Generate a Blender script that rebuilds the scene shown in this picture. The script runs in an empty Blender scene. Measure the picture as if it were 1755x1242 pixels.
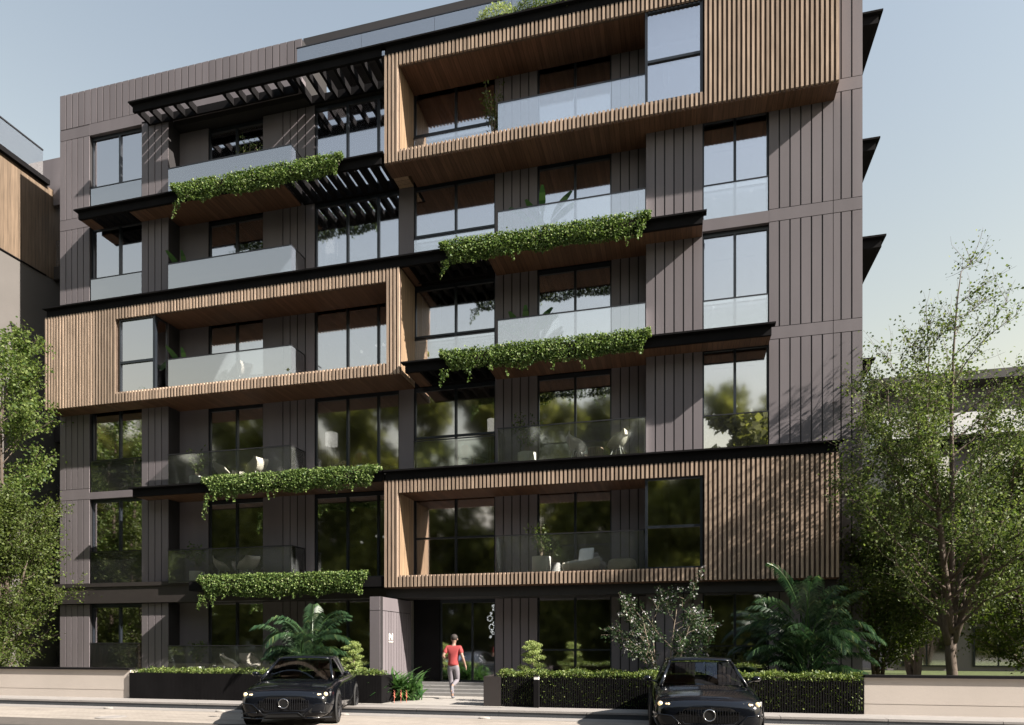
import bpy, bmesh, math, random
import numpy as np
from mathutils import Vector, Matrix, Quaternion
R = math.radians
random.seed(7); rng = np.random.default_rng(7)
scene = bpy.context.scene
COL = scene.collection

# ---------------------------------------------------------------- materials
def new_mat(name):
    m = bpy.data.materials.new(name); m.use_nodes = True
    nt = m.node_tree; nt.nodes.clear()
    out = nt.nodes.new('ShaderNodeOutputMaterial')
    return m, nt, out
def N(nt, t, **kw):
    n = nt.nodes.new(t)
    for k, v in kw.items():
        if k.startswith('i_'):
            key = k[2:].replace('_', ' ')
            n.inputs[key].default_value = v
        else: setattr(n, k, v)
    return n
def L(nt, a, b): nt.links.new(a, b)
def rgb(c): return (c[0], c[1], c[2], 1.0)

def principled(name, col, rough=.6, metal=0., spec=.5, noise=0., nscale=3., bump=0., bscale=60., stretch=None, coat=0., emit=None, estr=0., isl=0.):
    m, nt, out = new_mat(name)
    p = N(nt, 'ShaderNodeBsdfPrincipled')
    p.inputs['Base Color'].default_value = rgb(col)
    p.inputs['Roughness'].default_value = rough
    p.inputs['Metallic'].default_value = metal
    p.inputs['Specular IOR Level'].default_value = spec
    p.inputs['Coat Weight'].default_value = coat
    if emit: p.inputs['Emission Color'].default_value = rgb(emit); p.inputs['Emission Strength'].default_value = estr
    L(nt, p.outputs[0], out.inputs[0])
    geo = N(nt, 'ShaderNodeNewGeometry')
    vec = geo.outputs['Position']
    if stretch:
        mp = N(nt, 'ShaderNodeMapping'); mp.inputs['Scale'].default_value = stretch
        L(nt, vec, mp.inputs['Vector']); vec = mp.outputs[0]
    fac = None
    if noise > 0:
        nz = N(nt, 'ShaderNodeTexNoise'); nz.inputs['Scale'].default_value = nscale; nz.inputs['Detail'].default_value = 5
        L(nt, vec, nz.inputs['Vector'])
        mr = N(nt, 'ShaderNodeMapRange'); mr.inputs['From Min'].default_value = .25; mr.inputs['From Max'].default_value = .75
        mr.inputs['To Min'].default_value = 1-noise; mr.inputs['To Max'].default_value = 1+noise
        L(nt, nz.outputs['Fac'], mr.inputs['Value']); fac = mr.outputs[0]
    if isl > 0:
        mr2 = N(nt, 'ShaderNodeMapRange'); mr2.inputs['To Min'].default_value = 1-isl; mr2.inputs['To Max'].default_value = 1+isl
        L(nt, geo.outputs['Random Per Island'], mr2.inputs['Value'])
        if fac is None: fac = mr2.outputs[0]
        else:
            mm = N(nt, 'ShaderNodeMath', operation='MULTIPLY'); L(nt, fac, mm.inputs[0]); L(nt, mr2.outputs[0], mm.inputs[1]); fac = mm.outputs[0]
    if fac is not None:
        vm = N(nt, 'ShaderNodeVectorMath', operation='SCALE'); vm.inputs[0].default_value = col
        L(nt, fac, vm.inputs['Scale']); L(nt, vm.outputs[0], p.inputs['Base Color'])
    if bump > 0:
        nb = N(nt, 'ShaderNodeTexNoise'); nb.inputs['Scale'].default_value = bscale; nb.inputs['Detail'].default_value = 4
        L(nt, vec, nb.inputs['Vector'])
        b = N(nt, 'ShaderNodeBump'); b.inputs['Strength'].default_value = bump; b.inputs['Distance'].default_value = .02
        L(nt, nb.outputs['Fac'], b.inputs['Height']); L(nt, b.outputs[0], p.inputs['Normal'])
    return m

def wood(name, col, axis='X', plank=.12, rough=.55, var=.22, along='Z'):
    """timber with per-plank tone and long grain; planks counted along `axis`"""
    m, nt, out = new_mat(name)
    p = N(nt, 'ShaderNodeBsdfPrincipled'); p.inputs['Roughness'].default_value = rough
    p.inputs['Specular IOR Level'].default_value = .3
    L(nt, p.outputs[0], out.inputs[0])
    geo = N(nt, 'ShaderNodeNewGeometry'); sep = N(nt, 'ShaderNodeSeparateXYZ'); L(nt, geo.outputs['Position'], sep.inputs[0])
    dv = N(nt, 'ShaderNodeMath', operation='DIVIDE'); L(nt, sep.outputs[axis], dv.inputs[0]); dv.inputs[1].default_value = plank
    fl = N(nt, 'ShaderNodeMath', operation='FLOOR'); L(nt, dv.outputs[0], fl.inputs[0])
    wn = N(nt, 'ShaderNodeTexWhiteNoise', noise_dimensions='1D'); L(nt, fl.outputs[0], wn.inputs['W'])
    mp = N(nt, 'ShaderNodeMapping'); sc = {'X': (26, 26, 26), 'Y': (26, 26, 26), 'Z': (26, 26, 26)}[along]
    sc = [26, 26, 26]; sc['XYZ'.index(along)] = 1.4; mp.inputs['Scale'].default_value = sc
    L(nt, geo.outputs['Position'], mp.inputs['Vector'])
    nz = N(nt, 'ShaderNodeTexNoise'); nz.inputs['Scale'].default_value = 1.0; nz.inputs['Detail'].default_value = 6
    L(nt, mp.outputs[0], nz.inputs['Vector'])
    a = N(nt, 'ShaderNodeMapRange'); a.inputs['To Min'].default_value = 1-var; a.inputs['To Max'].default_value = 1+var; L(nt, wn.outputs['Value'], a.inputs['Value'])
    b = N(nt, 'ShaderNodeMapRange'); b.inputs['From Min'].default_value = .3; b.inputs['From Max'].default_value = .7; b.inputs['To Min'].default_value = .72; b.inputs['To Max'].default_value = 1.2
    L(nt, nz.outputs['Fac'], b.inputs['Value'])
    mu = N(nt, 'ShaderNodeMath', operation='MULTIPLY'); L(nt, a.outputs[0], mu.inputs[0]); L(nt, b.outputs[0], mu.inputs[1])
    # thin dark joint between planks
    fr = N(nt, 'ShaderNodeMath', operation='FRACT'); L(nt, dv.outputs[0], fr.inputs[0])
    gt = N(nt, 'ShaderNodeMath', operation='GREATER_THAN'); L(nt, fr.outputs[0], gt.inputs[0]); gt.inputs[1].default_value = .06
    jr = N(nt, 'ShaderNodeMapRange'); jr.inputs['To Min'].default_value = .35; jr.inputs['To Max'].default_value = 1.; L(nt, gt.outputs[0], jr.inputs['Value'])
    m2 = N(nt, 'ShaderNodeMath', operation='MULTIPLY'); L(nt, mu.outputs[0], m2.inputs[0]); L(nt, jr.outputs[0], m2.inputs[1])
    vm = N(nt, 'ShaderNodeVectorMath', operation='SCALE'); vm.inputs[0].default_value = col; L(nt, m2.outputs[0], vm.inputs['Scale'])
    L(nt, vm.outputs[0], p.inputs['Base Color'])
    return m

def leafmat(name, c1, c2, c3=None, trans=.35, rough=.55):
    m, nt, out = new_mat(name)
    geo = N(nt, 'ShaderNodeNewGeometry')
    cr = N(nt, 'ShaderNodeValToRGB'); L(nt, geo.outputs['Random Per Island'], cr.inputs[0])
    e = cr.color_ramp.elements; e[0].color = rgb(c1); e[1].color = rgb(c2)
    if c3: x = e.new(.93); x.color = rgb(c2); e[2].color = rgb(c3) if e[2].position > .95 else rgb(c2); e[-1].color = rgb(c3)
    p = N(nt, 'ShaderNodeBsdfPrincipled'); p.inputs['Roughness'].default_value = rough; p.inputs['Specular IOR Level'].default_value = .35
    L(nt, cr.outputs[0], p.inputs['Base Color'])
    t = N(nt, 'ShaderNodeBsdfTranslucent'); 
    hs = N(nt, 'ShaderNodeHueSaturation'); hs.inputs['Saturation'].default_value = 1.15; hs.inputs['Value'].default_value = 1.3
    L(nt, cr.outputs[0], hs.inputs['Color']); L(nt, hs.outputs[0], t.inputs['Color'])
    mx = N(nt, 'ShaderNodeMixShader'); mx.inputs[0].default_value = trans
    L(nt, p.outputs[0], mx.inputs[1]); L(nt, t.outputs[0], mx.inputs[2]); L(nt, mx.outputs[0], out.inputs[0])
    return m

def glassmat(name, refl=.5, tint=(.85, .9, 1.), body=(.75, .8, .8), rough=0.0, veil=0.):
    m, nt, out = new_mat(name)
    g = N(nt, 'ShaderNodeBsdfGlossy'); g.inputs['Color'].default_value = rgb(tint); g.inputs['Roughness'].default_value = rough
    t = N(nt, 'ShaderNodeBsdfTransparent'); t.inputs['Color'].default_value = rgb(body)
    fr = N(nt, 'ShaderNodeFresnel'); fr.inputs['IOR'].default_value = 1.5
    mr = N(nt, 'ShaderNodeMapRange'); mr.inputs['To Min'].default_value = refl; mr.inputs['To Max'].default_value = 1.; L(nt, fr.outputs[0], mr.inputs['Value'])
    mx = N(nt, 'ShaderNodeMixShader'); L(nt, mr.outputs[0], mx.inputs[0]); L(nt, t.outputs[0], mx.inputs[1]); L(nt, g.outputs[0], mx.inputs[2])
    last = mx
    if veil > 0:
        d = N(nt, 'ShaderNodeBsdfDiffuse'); d.inputs['Color'].default_value = (.8, .85, .85, 1)
        m2 = N(nt, 'ShaderNodeMixShader'); m2.inputs[0].default_value = veil; L(nt, mx.outputs[0], m2.inputs[1]); L(nt, d.outputs[0], m2.inputs[2]); last = m2
    L(nt, last.outputs[0], out.inputs[0])
    return m

def paving(name, c1, c2, mortar, scale, bw=.5, rh=.25, rough=.75, extra=.12):
    m, nt, out = new_mat(name)
    p = N(nt, 'ShaderNodeBsdfPrincipled'); p.inputs['Roughness'].default_value = rough; L(nt, p.outputs[0], out.inputs[0])
    geo = N(nt, 'ShaderNodeNewGeometry')
    br = N(nt, 'ShaderNodeTexBrick'); br.inputs['Scale'].default_value = scale; br.inputs['Brick Width'].default_value = bw; br.inputs['Row Height'].default_value = rh
    br.inputs['Mortar Size'].default_value = .012; br.inputs['Color1'].default_value = rgb(c1); br.inputs['Color2'].default_value = rgb(c2); br.inputs['Mortar'].default_value = rgb(mortar)
    L(nt, geo.outputs['Position'], br.inputs['Vector'])
    nz = N(nt, 'ShaderNodeTexNoise'); nz.inputs['Scale'].default_value = 1.3; nz.inputs['Detail'].default_value = 8; nz.inputs['Roughness'].default_value = .65
    L(nt, geo.outputs['Position'], nz.inputs['Vector'])
    mr = N(nt, 'ShaderNodeMapRange'); mr.inputs['From Min'].default_value = .3; mr.inputs['From Max'].default_value = .7; mr.inputs['To Min'].default_value = 1-extra; mr.inputs['To Max'].default_value = 1+extra
    L(nt, nz.outputs['Fac'], mr.inputs['Value'])
    # worn patches and tyre-darkened streaks along the carriageway
    m3 = N(nt, 'ShaderNodeMapping'); m3.inputs['Scale'].default_value = (.35, 2.2, 1); L(nt, geo.outputs['Position'], m3.inputs['Vector'])
    n3 = N(nt, 'ShaderNodeTexNoise'); n3.inputs['Scale'].default_value = 1.; n3.inputs['Detail'].default_value = 6; n3.inputs['Roughness'].default_value = .7; L(nt, m3.outputs[0], n3.inputs['Vector'])
    r3 = N(nt, 'ShaderNodeMapRange'); r3.inputs['From Min'].default_value = .38; r3.inputs['From Max'].default_value = .55; r3.inputs['To Min'].default_value = 1-extra*1.4; r3.inputs['To Max'].default_value = 1.04; L(nt, n3.outputs['Fac'], r3.inputs['Value'])
    q3 = N(nt, 'ShaderNodeMath', operation='MULTIPLY'); L(nt, mr.outputs[0], q3.inputs[0]); L(nt, r3.outputs[0], q3.inputs[1])
    vm = N(nt, 'ShaderNodeVectorMath', operation='SCALE'); L(nt, br.outputs['Color'], vm.inputs[0]); L(nt, q3.outputs[0], vm.inputs['Scale'])
    L(nt, vm.outputs[0], p.inputs['Base Color'])
    b = N(nt, 'ShaderNodeBump'); b.inputs['Strength'].default_value = .35; b.inputs['Distance'].default_value = .01
    n2 = N(nt, 'ShaderNodeTexNoise'); n2.inputs['Scale'].default_value = 45; L(nt, geo.outputs['Position'], n2.inputs['Vector'])
    L(nt, n2.outputs['Fac'], b.inputs['Height']); L(nt, b.outputs[0], p.inputs['Normal'])
    return m

M = {}
M['panel'] = principled('taupe metal panel', (.150, .133, .141), rough=.55, noise=.10, nscale=1.1, spec=.3, isl=.07, stretch=(1.6, 1.6, .3))
M['seam'] = principled('dark panel seam', (.018, .016, .017), rough=.7, noise=.2)
M['darkpanel'] = principled('dark brown fascia metal', (.032, .027, .026), rough=.5, noise=.1)
M['black'] = principled('black steel', (.008, .0075, .008), rough=.8, noise=.25, nscale=2, spec=.08)
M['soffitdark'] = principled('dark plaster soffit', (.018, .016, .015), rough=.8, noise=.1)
M['frame'] = principled('window frame aluminium', (.014, .018, .024), rough=.35, noise=.15)
M['slat'] = wood('oak slats', (.39, .292, .218), axis='X', plank=.12, var=.20, along='Z')
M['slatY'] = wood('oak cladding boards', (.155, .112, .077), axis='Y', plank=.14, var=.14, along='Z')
M['woodback'] = principled('dark timber backing', (.085, .057, .041), rough=.8, noise=.3, nscale=6)
M['lining'] = wood('oak lining', (.31, .215, .135), axis='Y', plank=.2, var=.12, along='Z')
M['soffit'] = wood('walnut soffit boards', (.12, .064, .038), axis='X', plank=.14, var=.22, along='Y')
M['glass'] = glassmat('window glass', refl=.60, tint=(.98, .96, 1.), body=(.82, .85, .85), rough=.055)
M['guard'] = glassmat('balustrade glass', refl=.47, tint=(1., .98, 1.), body=(.95, .97, .96), veil=.008, rough=.012)
M['clearguard'] = glassmat('clear balustrade glass', refl=.12, tint=(1., .98, 1.), body=(.93, .96, .94), rough=.05, veil=.012)
M['clearglass'] = glassmat('clear window glass', refl=.36, tint=(.98, .96, 1.), body=(.92, .93, .92), rough=.055)
M['rail'] = principled('handrail steel', (.05, .05, .055), rough=.3, metal=.6, noise=.1)
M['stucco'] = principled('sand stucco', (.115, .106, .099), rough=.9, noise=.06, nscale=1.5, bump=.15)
M['interior'] = principled('interior plaster', (.5, .47, .42), rough=.9, noise=.08)
M['ceiling'] = principled('interior ceiling', (.30, .24, .19), rough=.9, noise=.08)
M['white'] = principled('white ceramic', (.8, .79, .76), rough=.5, noise=.05)
M['glow'] = principled('glowing ring', (.9, .9, .88), rough=.4, emit=(1, .98, .95), estr=.9, noise=.02)
M['globe'] = principled('opal globe', (.85, .83, .78), rough=.3, emit=(1, .95, .85), estr=.35, noise=.02)
M['shade'] = principled('linen lamp shade', (.8, .78, .74), rough=.9, noise=.05, emit=(1, .95, .88), estr=.22)
M['curtain'] = principled('sheer curtain', (.75, .76, .78), rough=.9, noise=.1, stretch=(12, 12, .3), nscale=1)
M['rattan'] = principled('tan rattan', (.60, .38, .21), rough=.7, noise=.25, nscale=40)
M['wicker'] = principled('pale wicker', (.75, .69, .60), rough=.85, noise=.35, nscale=45, bump=.4, bscale=50)
M['cushion'] = principled('white cushion', (.78, .79, .80), rough=.95, noise=.05, nscale=8)
M['gwall'] = principled('cream rendered wall', (.47, .42, .375), rough=.85, noise=.05, nscale=1.2, bump=.1)
M['kerb'] = principled('kerb stone', (.255, .238, .224), rough=.8, noise=.1, nscale=4, bump=.2)
M['road'] = paving('light stone road paving', (.34, .302, .264), (.30, .267, .232), (.22, .196, .172), 3.2)
M['asphalt'] = principled('grey asphalt', (.092, .08, .07), rough=.9, noise=.15, nscale=6, bump=.4, bscale=90)
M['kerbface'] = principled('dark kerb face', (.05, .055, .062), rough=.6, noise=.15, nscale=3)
M['darkroad'] = principled('dark asphalt', (.05, .046, .042), rough=.9, noise=.15, nscale=6, bump=.4, bscale=90)
M['path'] = paving('pale path slabs', (.33, .31, .285), (.31, .29, .265), (.18, .17, .155), 1., bw=1.6, rh=.8, extra=.06)
M['step'] = principled('grey stone steps', (.19, .185, .18), rough=.7, noise=.1, nscale=5)
M['grass'] = principled('lawn', (.06, .08, .018), rough=.95, noise=.35, nscale=2.5, bump=.5, bscale=70)
M['sand'] = principled('sandy ground', (.30, .245, .17), rough=.95, noise=.08, nscale=1)
M['soil'] = principled('planter soil', (.03, .022, .015), rough=.95, noise=.4, nscale=20)
M['bark'] = principled('bark', (.10, .075, .058), rough=.9, noise=.35, nscale=5, stretch=(5, 5, 1), bump=.5, bscale=20)
M['twig'] = principled('twig bark', (.20, .16, .12), rough=.9, noise=.3, nscale=8)
M['ivy'] = leafmat('ivy leaves', (.035, .08, .018), (.20, .275, .075), (.42, .45, .24), trans=.3)
M['leafR'] = leafmat('street tree leaves', (.038, .066, .016), (.145, .185, .055), (.27, .31, .12), trans=.4)
M['leafL'] = leafmat('maple leaves', (.04, .078, .016), (.155, .205, .052), (.27, .32, .11), trans=.4)
M['leafB'] = leafmat('dense shrub leaves', (.03, .05, .01), (.11, .145, .03), trans=.35)
M['leafD'] = leafmat('background foliage', (.035, .06, .015), (.13, .17, .04), trans=.3)
M['woodleaf'] = leafmat('woodland foliage', (.06, .068, .016), (.17, .18, .05), trans=.5, rough=.9)
M['palm'] = leafmat('palm leaflets', (.012, .034, .016), (.05, .092, .04), (.13, .16, .06), trans=.25, rough=.35)
M['fern'] = leafmat('strap leaves', (.02, .06, .018), (.09, .17, .05), trans=.2, rough=.3)
M['hedge'] = leafmat('hedge leaves', (.035, .07, .014), (.18, .23, .06), (.34, .37, .16), trans=.3)
M['cloud'] = leafmat('pale topiary leaves', (.16, .22, .06), (.40, .46, .18), trans=.35)
M['leafF'] = leafmat('dark glossy leaves', (.012, .028, .010), (.05, .085, .03), trans=.2, rough=.4)
M['petal'] = principled('white petals', (.42, .41, .42), rough=.7, noise=.05)
M['orange'] = principled('coral blooms', (.45, .14, .09), rough=.7, noise=.1)
M['paint'] = principled('black car paint', (.0035, .0042, .0062), rough=.14, spec=.35, coat=.55, noise=.05)
M['trim'] = principled('car plastic trim', (.008, .008, .008), rough=.4, noise=.1)
M['tyre'] = principled('tyre rubber', (.018, .018, .018), rough=.85, noise=.2, nscale=30)
M['rim'] = principled('dark alloy', (.035, .035, .038), rough=.3, metal=.7, noise=.1)
M['chrome'] = principled('chrome', (.75, .75, .76), rough=.12, metal=1., noise=.02)
M['carglass'] = glassmat('car glass', refl=.06, tint=(.8, .85, .9), body=(.30, .31, .32))
M['lamp'] = principled('headlamp bulb', (1., .8, .5), rough=.3, emit=(1, .72, .36), estr=.25, noise=.02)
M['lens'] = glassmat('headlamp lens', refl=.15, body=(.75, .75, .75))
M['seatfab'] = principled('car seat leather', (.12, .085, .06), rough=.6, noise=.1)
M['skin'] = principled('skin', (.28, .175, .13), rough=.6, noise=.06, nscale=15)
M['shirt'] = principled('red cotton', (.30, .045, .045), rough=.9, noise=.12, nscale=9)
M['jeans'] = principled('pale grey denim', (.18, .165, .185), rough=.9, noise=.12, nscale=14)
M['hair'] = principled('dark hair', (.035, .028, .025), rough=.75, noise=.4, nscale=60)
M['shoe'] = principled('grey shoe', (.16, .16, .18), rough=.6, noise=.15, nscale=30)
M['sole'] = principled('pale sole', (.55, .55, .58), rough=.7, noise=.1)
M['sign'] = principled('ivory lettering', (.9, .86, .76), rough=.5, noise=.02, emit=(1, .93, .8), estr=.12)  # ivory tone brightened by a faint glow put into the material
M['bluegrey'] = principled('grey upholstery', (.33, .38, .45), rough=.9, noise=.08)
M['paper'] = principled('print paper', (.75, .74, .72), rough=.9, noise=.03)
M['ink'] = principled('black ink', (.02, .02, .02), rough=.9, noise=.05)
M['redfab'] = principled('red lacquer', (.6, .09, .04), rough=.5, noise=.1)
M['membrane'] = principled('white roof membrane', (.6, .6, .6), rough=.8, noise=.05)

# ---------------------------------------------------------------- helpers
def link(o, parent=None):
    COL.objects.link(o)
    if parent is not None: o.parent = parent
    return o
def tag(o, label=None, cat=None, group=None, kind=None):
    if label: o['label'] = label
    if cat: o['category'] = cat
    if group: o['group'] = group
    if kind: o['kind'] = kind
    return o
def thing(name, label, cat, loc=(0, 0, 0), rz=0., group=None):
    o = bpy.data.objects.new(name, None); o.empty_display_size = .2
    o.location = loc; o.rotation_euler = (0, 0, rz)
    link(o); return tag(o, label, cat, group)
def root_loc(p):
    while p.parent: p = p.parent
    return Vector(p.location)

class MB:
    def __init__(s): s.v = []; s.f = []; s.m = []
    def add(s, vs, fs, mi=0):
        b = len(s.v); s.v += [tuple(x) for x in vs]
        s.f += [tuple(b+i for i in f) for f in fs]; s.m += [mi]*len(fs); return s
    def box(s, x0, x1, y0, y1, z0, z1, mi=0):
        if x0 > x1: x0, x1 = x1, x0
        if y0 > y1: y0, y1 = y1, y0
        if z0 > z1: z0, z1 = z1, z0
        return s.add([(x0,y0,z0),(x1,y0,z0),(x1,y1,z0),(x0,y1,z0),(x0,y0,z1),(x1,y0,z1),(x1,y1,z1),(x0,y1,z1)],
                     [(0,3,2,1),(4,5,6,7),(0,1,5,4),(1,2,6,5),(2,3,7,6),(3,0,4,7)], mi)
    def tube(s, pts, rad, n=8, mi=0, cap=True):
        pts = [Vector(p) for p in pts]
        if not hasattr(rad, '__len__'): rad = [rad]*len(pts)
        rings = []; up = None
        for i, p in enumerate(pts):
            d = (pts[min(i+1, len(pts)-1)]-pts[max(i-1, 0)])
            if d.length < 1e-9: d = Vector((0, 0, 1))
            d.normalize()
            if up is None:
                a = Vector((0, 0, 1)) if abs(d.z) < .9 else Vector((1, 0, 0))
                up = d.cross(a).normalized()
            up = (up - d*up.dot(d))
            if up.length < 1e-6: up = d.orthogonal()
            up.normalize(); w = d.cross(up)
            rings.append([p+(up*math.cos(2*math.pi*k/n)+w*math.sin(2*math.pi*k/n))*rad[i] for k in range(n)])
        vs = [q for r in rings for q in r]; fs = []
        for i in range(len(pts)-1):
            for k in range(n):
                a = i*n+k; b = i*n+(k+1) % n
                fs.append((a, b, b+n, a+n))
        if cap: fs.append(tuple(reversed(range(n)))); fs.append(tuple((len(pts)-1)*n+k for k in range(n)))
        return s.add(vs, fs, mi)
    def lathe(s, prof, c=(0, 0, 0), n=20, mi=0, sx=1., sy=1.):
        vs = []; fs = []
        for r, z in prof:
            for k in range(n):
                a = 2*math.pi*k/n; vs.append((c[0]+r*sx*math.cos(a), c[1]+r*sy*math.sin(a), c[2]+z))
        for i in range(len(prof)-1):
            for k in range(n):
                a = i*n+k; b = i*n+(k+1) % n; fs.append((a, b, b+n, a+n))
        fs.append(tuple(reversed(range(n)))); fs.append(tuple((len(prof)-1)*n+k for k in range(n)))
        return s.add(vs, fs, mi)
    def ball(s, c, r, n=12, mi=0, sz=1.):
        k = n//2; prof = [(max(1e-4, r*math.sin(math.pi*i/k)), -r*sz*math.cos(math.pi*i/k)) for i in range(k+1)]
        return s.lathe(prof, c, n, mi)
    def build(s, name, mat, parent=None, smooth=False, loc=None, bevel=0, sub=0):
        me = bpy.data.meshes.new(name)
        off = root_loc(parent) if (parent is not None and loc is None) else Vector(loc or (0, 0, 0))
        if parent is not None and loc == 'local': off = Vector((0, 0, 0))
        vs = [(x-off.x, y-off.y, z-off.z) for x, y, z in s.v]
        me.from_pydata(vs, [], s.f)
        mats = mat if isinstance(mat, (list, tuple)) else [mat]
        for q in mats: me.materials.append(q)
        me.polygons.foreach_set('material_index', s.m)
        if smooth: me.polygons.foreach_set('use_smooth', [True]*len(s.f))
        me.update()
        o = bpy.data.objects.new(name, me)
        if parent is None: o.location = off
        link(o, parent)
        if bevel:
            b = o.modifiers.new('b', 'BEVEL'); b.width = bevel; b.segments = 2; b.limit_method = 'ANGLE'
        if sub:
            q = o.modifiers.new('s', 'SUBSURF'); q.levels = sub; q.render_levels = sub
        return o
LOCAL = 'local'
def lb(mb, name, mat, parent, **k):      # build in the parent's own coordinates
    me_parent = parent
    s = MB(); s.v = mb.v; s.f = mb.f; s.m = mb.m
    return _lb(s, name, mat, parent, **k)
def _lb(s, name, mat, parent, smooth=False, bevel=0, sub=0):
    me = bpy.data.meshes.new(name); me.from_pydata(s.v, [], s.f)
    for q in (mat if isinstance(mat, (list, tuple)) else [mat]): me.materials.append(q)
    me.polygons.foreach_set('material_index', s.m)
    if smooth: me.polygons.foreach_set('use_smooth', [True]*len(s.f))
    me.update(); o = bpy.data.objects.new(name, me); link(o, parent)
    if bevel:
        b = o.modifiers.new('b', 'BEVEL'); b.width = bevel; b.segments = 2; b.limit_method = 'ANGLE'
    if sub:
        q = o.modifiers.new('s', 'SUBSURF'); q.levels = sub; q.render_levels = sub
    return o

def leaves(name, P, size, mat, parent=None, aspect=.55, up=0., loc=(0, 0, 0), front=0., down=0.):
    """one mesh of leaf-shaped four-corner faces at points P (n,3)"""
    P = np.asarray(P, float); n = len(P)
    nrm = rng.normal(size=(n, 3)); nrm[:, 2] += up; nrm[:, 1] -= front
    nrm /= np.linalg.norm(nrm, axis=1)[:, None]+1e-9
    t = rng.normal(size=(n, 3)); t[:, 2] -= down
    t -= nrm*(t*nrm).sum(1)[:, None]; t /= np.linalg.norm(t, axis=1)[:, None]+1e-9
    b = np.cross(nrm, t)
    s = size*(rng.uniform(.6, 1.3, n))[:, None] if np.isscalar(size) else np.asarray(size)[:, None]
    off = np.array(loc)
    A = P-off; C = A+t*s; W = b*s*aspect*.5; mid = A+t*s*.45+nrm*s*.10
    V = np.empty((n, 4, 3)); V[:, 0] = A; V[:, 1] = mid+W; V[:, 2] = C; V[:, 3] = mid-W
    return quads(name, V.reshape(-1, 3), mat, parent, loc)
def quads(name, V, mat, parent=None, loc=(0, 0, 0)):
    n = len(V)//4; me = bpy.data.meshes.new(name)
    me.vertices.add(n*4); me.vertices.foreach_set('co', np.ascontiguousarray(V, dtype=np.float32).ravel())
    me.loops.add(n*4); me.loops.foreach_set('vertex_index', np.arange(n*4, dtype=np.int32))
    me.polygons.add(n); me.polygons.foreach_set('loop_start', np.arange(0, n*4, 4, dtype=np.int32))
    me.polygons.foreach_set('loop_total', np.full(n, 4, dtype=np.int32))
    me.update(calc_edges=True); me.validate(); me.materials.append(mat)
    o = bpy.data.objects.new(name, me)
    if parent is None: o.location = loc
    return link(o, parent)
# ---------------------------------------------------------------- levels of the main building
H = 3.2; F0 = .487
F = [F0+H*k for k in range(7)]           # floor levels; F[6] is the roof
XL, XR = -21.47, 4.66
YB = -.65                                # front plane of canopies and timber boxes
YM = 0.; YR = .55                        # main wall plane, recessed wall plane
bld = thing('apartment_building', 'six-storey taupe apartment building with timber slatted boxes and ivy-hung balconies', 'apartment building', (-8.4, 0, .15))
def part(mb, name, mat, parent=None, **k): return mb.build(name, mat, parent or bld, **k)

# cladding: vertical boards with dark seams, laid over a dark backing
def cladding(x0, x1, y, z0, z1, seams, depth=.25, bands=(), label=None):
    m = MB(); m.box(x0, x1, y+.02, y+depth, z0, z1, 1)
    xs = [x0]+list(seams)+[x1]; g = .018
    zb = []; z = z0
    for a, b in sorted(bands):
        if a > z: zb.append((z, a, True))
        zb.append((a, b, False)); z = b
    if z < z1: zb.append((z, z1, True))
    for a, b, s in zb:
        if s:
            for i in range(len(xs)-1):
                m.box(xs[i]+(g if i else 0), xs[i+1]-(g if i < len(xs)-2 else 0), y, y+.03, a+.008, b-.008, 0)
        else: m.box(x0, x1, y-.002, y+.03, a+.008, b-.008, 0)
    return part(m, 'cladding_panel', [M['panel'], M['seam']])
def seamrow(x0, x1, p): 
    n = max(1, round((x1-x0)/p)); return [x0+(x1-x0)*i/n for i in range(1, n)]
bandsL = [(F[k]-.12, F[k]+.26) for k in (2, 4, 5, 6)]
top = 21.2
cladding(XL, -20.2, YM, .15, F[1]-.62, seamrow(XL, -20.2, .27))
cladding(XL, -20.2, YM, F[1]+.1, F[6]+.28, seamrow(XL, -20.2, .27), bands=bandsL)
cladding(XL, -11.86, YM-.001, F[6]+.28, top, seamrow(XL, -11.86, .27))
m = MB(); m.box(-20.2, -17.75, YM, .25, F[6]-.12, F[6]+.275); m.box(-17.74, -11.86, YM+.003, .25, F[6]-.05, F[6]+.275)
part(m, 'fascia', M['panel'])
for k in (2, 3, 4, 5):                    # spandrels under the left windows
    m = MB(); m.box(-20.2, -18.0, YM, .3, F[k]-.12, F[k]+.12); part(m, 'spandrel', M['panel'])
cladding(-18.0, -16.93, YM, .15, F[1]-.62, seamrow(-18, -16.93, .27), depth=.9)
cladding(-18.0, -16.93, YM, F[1]+.1, F[6]-.05, seamrow(-18, -16.93, .27), depth=.9)
cladding(-.95, .59, YM, .15, 3.36, seamrow(-.95, .59, .265), depth=.9)
for a, b in ((F[2]-.02, F[5]-.3),): cladding(-.95, .59, YM, a, b, seamrow(-.95, .59, .265), depth=.9)
bandsR = [(F[k]-.15, F[k]+.19) for k in (1, 2, 3, 4, 5, 6)]
cladding(2.34, 3.94, YM, .15, F[1]-.3, [2.6, 2.87, 3.14, 3.41, 3.68])
cladding(2.34, 3.94, YM, F[2]-.02, F[5]-.3, [2.6, 2.87, 3.14, 3.41, 3.68], bands=bandsR[2:4])
cladding(3.955, XR, YM, .15, top, [4.14, 4.4], bands=bandsR)
for k in (3, 4): m = MB(); m.box(.59, 2.34, YM, .3, F[k]-.15, F[k]+.17); part(m, 'spandrel', M['panel'])
# recessed wall between piers
zt = F[6]-.25
for x0, x1, sm in ((-16.99, -15.78, []), (-13.64, -11.72, [-12.89, -12.62, -12.35, -12.05]), (-8.72, -8.22, []),
                   (-5.54, -4.22, seamrow(-5.54, -4.22, .265)), (-1.98, -.94, seamrow(-1.98, -.94, .27))):
    z0 = .15 if x1 != -8.22 else F[1]
    cladding(x0, x1, YR, z0, zt, sm)
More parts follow.
